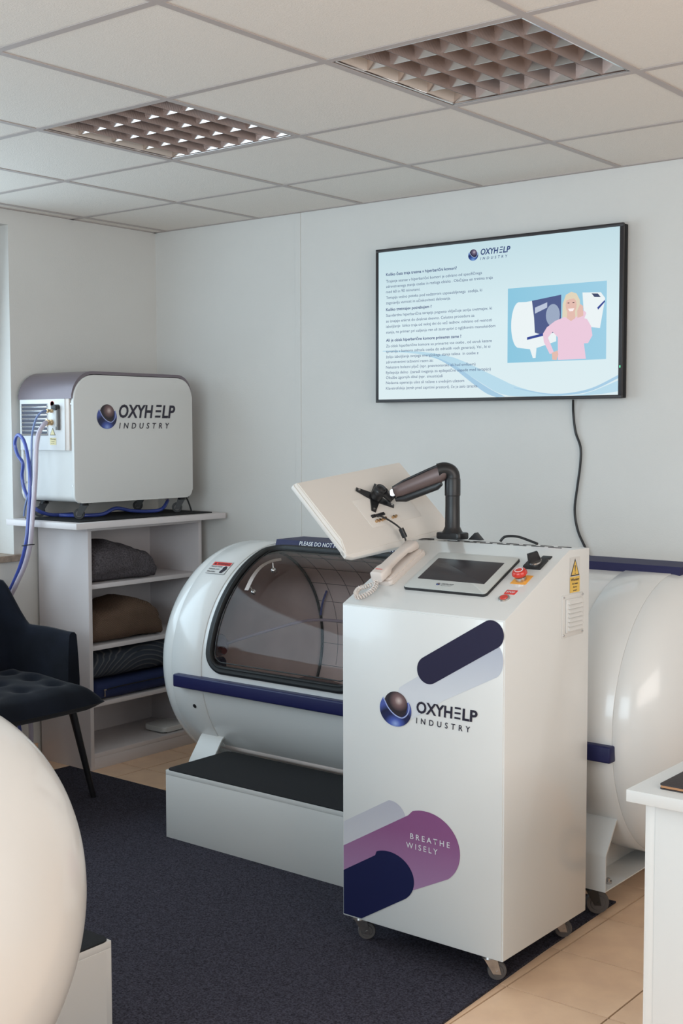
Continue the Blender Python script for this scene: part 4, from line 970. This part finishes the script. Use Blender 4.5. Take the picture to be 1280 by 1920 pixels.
obj('black_cable', bm, m_black, None, 60, 'short black cable dropping behind the far caster of the compressor', cat='cable')

# ------------------------------------------------------------------ folded textiles on the shelves
def fold(name, label, cat, x0, x1, y0, y1, z0, hfun, m, ny=56, nk=40, amp=.006, freq=14, n=2.6, crease=None, grp=None, parent=None, taper=.10):
    bm = B(); rings = []
    for i in range(ny+1):
        t_ = i/ny; y = y0+(y1-y0)*t_
        h = hfun(t_); e = min(1, (t_/taper))**.4 if t_ < taper else (min(1, (1-t_)/taper))**.45
        e = max(e, .02); hh = h*(.35+.65*e)/2; ww = (x1-x0)/2*(.80+.20*e); ring = []
        if i in (0, ny): hh *= .5; ww *= .95
        for k in range(nk):
            a = 2*PI*k/nk; c, s = math.cos(a), math.sin(a)
            px = (x0+x1)/2+ww*math.copysign(abs(c)**(2/n), c); pz = z0+hh+hh*math.copysign(abs(s)**(2/n), s)
            if crease and c > .2 and abs(pz-(z0+crease(t_))) < .010: px -= .012*(1-abs(pz-(z0+crease(t_)))/.010)
            p = Vector((px, y, pz)); d = noise.noise_vector(p*freq)*amp+noise.noise_vector(p*freq*3.1)*amp*.35
            d.z *= .7; p = p+d; p.z = max(p.z, z0+.0006); ring.append(bm.verts.new(p))
        rings.append(ring)
    for A_, D_ in zip(rings, rings[1:]):
        for k in range(nk): bm.faces.new((A_[k], A_[(k+1) % nk], D_[(k+1) % nk], D_[k]))
    bm.faces.new(rings[0]); bm.faces.new(rings[-1][::-1])
    return obj(name, bm, m, parent, 80, label, cat=cat, group=grp)
ye = HY0+TH+.014
fold('folded_blanket', 'fluffy grey folded blanket on the top shelf', 'blanket', -1.23, -.935, ye, 1.40, .822, lambda t: .185*(1-.10*(1-t)**2) if t < .35 else .185-.080*((t-.35)/.65)**1.3, m_bl_grey, crease=lambda t: .030+.05*max(0, t-.35), amp=.011, n=3, grp='folded blankets on the shelves')
fold('folded_blanket', 'brown knitted folded blanket on the second shelf', 'blanket', -1.23, -.938, ye, 1.44, .549, lambda t: .140+.045*math.exp(-((t-.62)/.22)**2) if t < .78 else .166-.075*((t-.78)/.22)**1.6, m_bl_brown, crease=lambda t: .110-.03*t, amp=.012, freq=9, n=3.3, grp='folded blankets on the shelves')
fold('folded_blanket', 'slate blue folded cover with pale curved lines, lying on the navy bag', 'blanket', -1.22, -.950, ye, 1.50, .386, lambda t: .115+.035*t if t < .8 else .143, m_bl_slate, crease=lambda t: .105-.01*t, amp=.006, n=3.2, grp='folded blankets on the shelves')
bg = fold('storage_bag', 'navy blue zipped fabric bag lying flat on the third shelf', 'bag', -1.22, -.940, ye, 1.60, .296, lambda t: .088, mat('navy_fabric', (.010, .020, .085), .8, bump=.3, bump_scale=500), amp=.003, n=4, taper=.04)
bm = B(); tube(bm, smooth_path([(-.943, 1.05, .342), (-.936, 1.12, .350), (-.934, 1.30, .352), (-.936, 1.50, .350)], 8), .0028, 6); z_ = obj('zip', bm, m_black, bg)
bm = B(); box(bm, -.936, -.930, 1.048, 1.062, .345, .352, .001); box(bm, -.933, -.931, 1.051, 1.057, .318, .346, .0008); obj('zip_puller', bm, m_steel, bg)
bm = B(); prism(bm, rrect(-1.10, -.955, 1.435, 1.60, .02), 'z', .0775, .102, .006, 3); sc_ = obj('white_scale', bm, m_white, None, 35, 'flat white plastic device on the bottom shelf of the unit', cat='device')
bm = B(); 
for (x, y) in ((-1.08, 1.46), (-.975, 1.46), (-1.08, 1.58), (-.975, 1.58)): cyl(bm, (x, y, .072), (x, y, .078), .008, seg=10)
obj('rubber_foot', bm, m_black, sc_)

# ================================================================== ARMCHAIR
ac = thing('armchair', 'dark navy velvet armchair with black tapered legs in front of the left wall', 'chair', (-.80, .38, .007))
CY0, CY1 = .085, .680
# tufted seat cushion
bm = B(); NX, NY = 44, 48; top, bot = [], []
tufts = [(x, y) for x in (-.93, -.78, -.64) for y in (.22, .38, .54)]
for i in range(NX+1):
    rt, rb = [], []
    for j in range(NY+1):
        u, v = i/NX, j/NY; e = min(u, 1-u, v, 1-v); ed = 1-(1-min(1, e/.16))**2
        x = -1.06+.56*u; y = CY0+(CY1-CY0)*v
        if u > .9: x += .012*(1-abs(2*v-1)**2)
        # pinched corner points
        z = .438+.070*ed - .020*u*u
        for (a, b) in tufts: z -= .026*math.exp(-((x-a)**2+(y-b)**2)/.0012)+.010*math.exp(-((x-a)**2)/.0008)*0
        z += noise.noise(Vector((x*9, y*9, 0)))*.006*ed
        rt.append(bm.verts.new((x, y, z)))
        rb.append(bm.verts.new((x+(.0 if u < .5 else -.02*(1-ed)*0), y, .436-.016*u*u-.045*ed)) if 0 < i < NX and 0 < j < NY else rt[-1])
    top.append(rt); bot.append(rb)
for i in range(NX):
    for j in range(NY):
        bm.faces.new((top[i][j], top[i+1][j], top[i+1][j+1], top[i][j+1]))
        q = [bot[i][j], bot[i][j+1], bot[i+1][j+1], bot[i+1][j]]
        if len(set(q)) == 4:
            try: bm.faces.new(q)
            except ValueError: pass
seat = obj('seat', bm, m_velvet, ac, 80)
bm = B()
for (a, b) in tufts: sphere(bm, (a, b, .478-.020*((a+1.06)/.56)**2), .008, 1, 1, .5, 12, 8)
obj('seat_button', bm, m_velvet, seat)
# arms and back as one upholstered shell
path = [(-.665, .662), (-.80, .672), (-.93, .672), (-1.03, .660), (-1.085, .610), (-1.105, .52), (-1.11, .38), (-1.105, .24), (-1.085, .155), (-1.03, .105), (-.93, .093), (-.80, .093), (-.665, .103)]
pp = smooth_path([(a, b, 0) for a, b in path], 6); N = len(pp); bm = B(); rings = []
for i, p in enumerate(pp):
    t_ = (pp[min(i+1, N-1)]-pp[max(i-1, 0)]).normalized(); nrm = Vector((t_.y, -t_.x, 0))     # outward side
    s = i/(N-1); w = abs(s-.5)*2
    blend = max(0, min(1, (.62-w)/.16)); blend = blend*blend*(3-2*blend)
    zt = .684 + (1-w)*.01 + blend*.175; back = blend
    zb = .405; lean = -.075*back
    ring = []
    for k, (o2, f) in enumerate([(-.024, 0), (-.027, .3), (-.024, .62), (-.020, .85), (-.017, .96), (-.008, 1), (.008, 1), (.017, .96), (.022, .85), (.026, .62), (.028, .3), (.022, 0)]):
        z = zb+(zt-zb)*f; q = p+nrm*(-o2)*1.0; q.z = z; q.x += lean*f; q = q + Vector(noise.noise_vector(q*7))*.004
        ring.append(bm.verts.new(q))
    rings.append(ring)
for A_, D_ in zip(rings, rings[1:]):
    for k in range(12): bm.faces.new((A_[k], A_[(k+1) % 12], D_[(k+1) % 12], D_[k]))
bm.faces.new(rings[0]); bm.faces.new(rings[-1][::-1]); obj('backrest', bm, m_velvet, ac, 80)
for (a, b, c, d_) in ((-.620, .600, -.600, .700), (-.620, .160, -.60, .05), (-.98, .58, -1.03, .66), (-.98, .18, -1.03, .10)):
    bm = B(); cyl(bm, (a, b, .425), (c, d_, .007), .0165, .011, 16); obj('leg', bm, m_chairleg, ac)
obj('seat_frame', bx(-1.0, -.585, .13, .635, .400, .415, .004), m_chairleg, ac)

# ================================================================== DESK
dk = thing('desk', 'white laminate desk corner at the lower right edge', 'desk', (2.8, .13, 0))
obj('desktop', bx(2.182, 3.35, -.207, .52, .716, .742, .0015), m_board, dk)
obj('side_panel', bx(2.212, 2.234, -.175, .49, 0, .7145, .001), m_board, dk); obj('side_panel', bx(3.29, 3.312, -.175, .49, 0, .7145, .001), m_board, dk)
obj('front_panel', bx(2.2345, 3.2895, -.177, -.157, .0, .7145, .001), m_board, dk)
bm = B(); prism(bm, rrect(2.236, 2.56, -.162, .06, .006), 'z', .7423, .7445, .0008); pad = obj('desk_book', bm, m_pad, None, 30, 'dark leather notebook with tan edge on the white desk', cat='notebook')
bm = B(); prism(bm, rrect(2.237, 2.559, -.161, .059, .005), 'z', .7456, .7505); obj('pages', bm, m_padedge, pad)
bm = B(); prism(bm, rrect(2.236, 2.56, -.162, .06, .006), 'z', .7507, .7535, .0008); obj('cover', bm, m_pad, pad)

# hose on the tiles behind the right caster
pts = [(1.78+.10*math.cos(a), 1.28+.20*math.sin(a), .012+.012*k) for k, a in [(k/24, k*2*PI/12) for k in range(30)]]
bm = B(); tube(bm, smooth_path(pts, 4), .010, 8); obj('floor_hose', bm, mat('grey_hose', (.14, .14, .17), .4), None, 60, 'coiled grey hose on the tiles under the right end of the rear chamber', cat='hose')
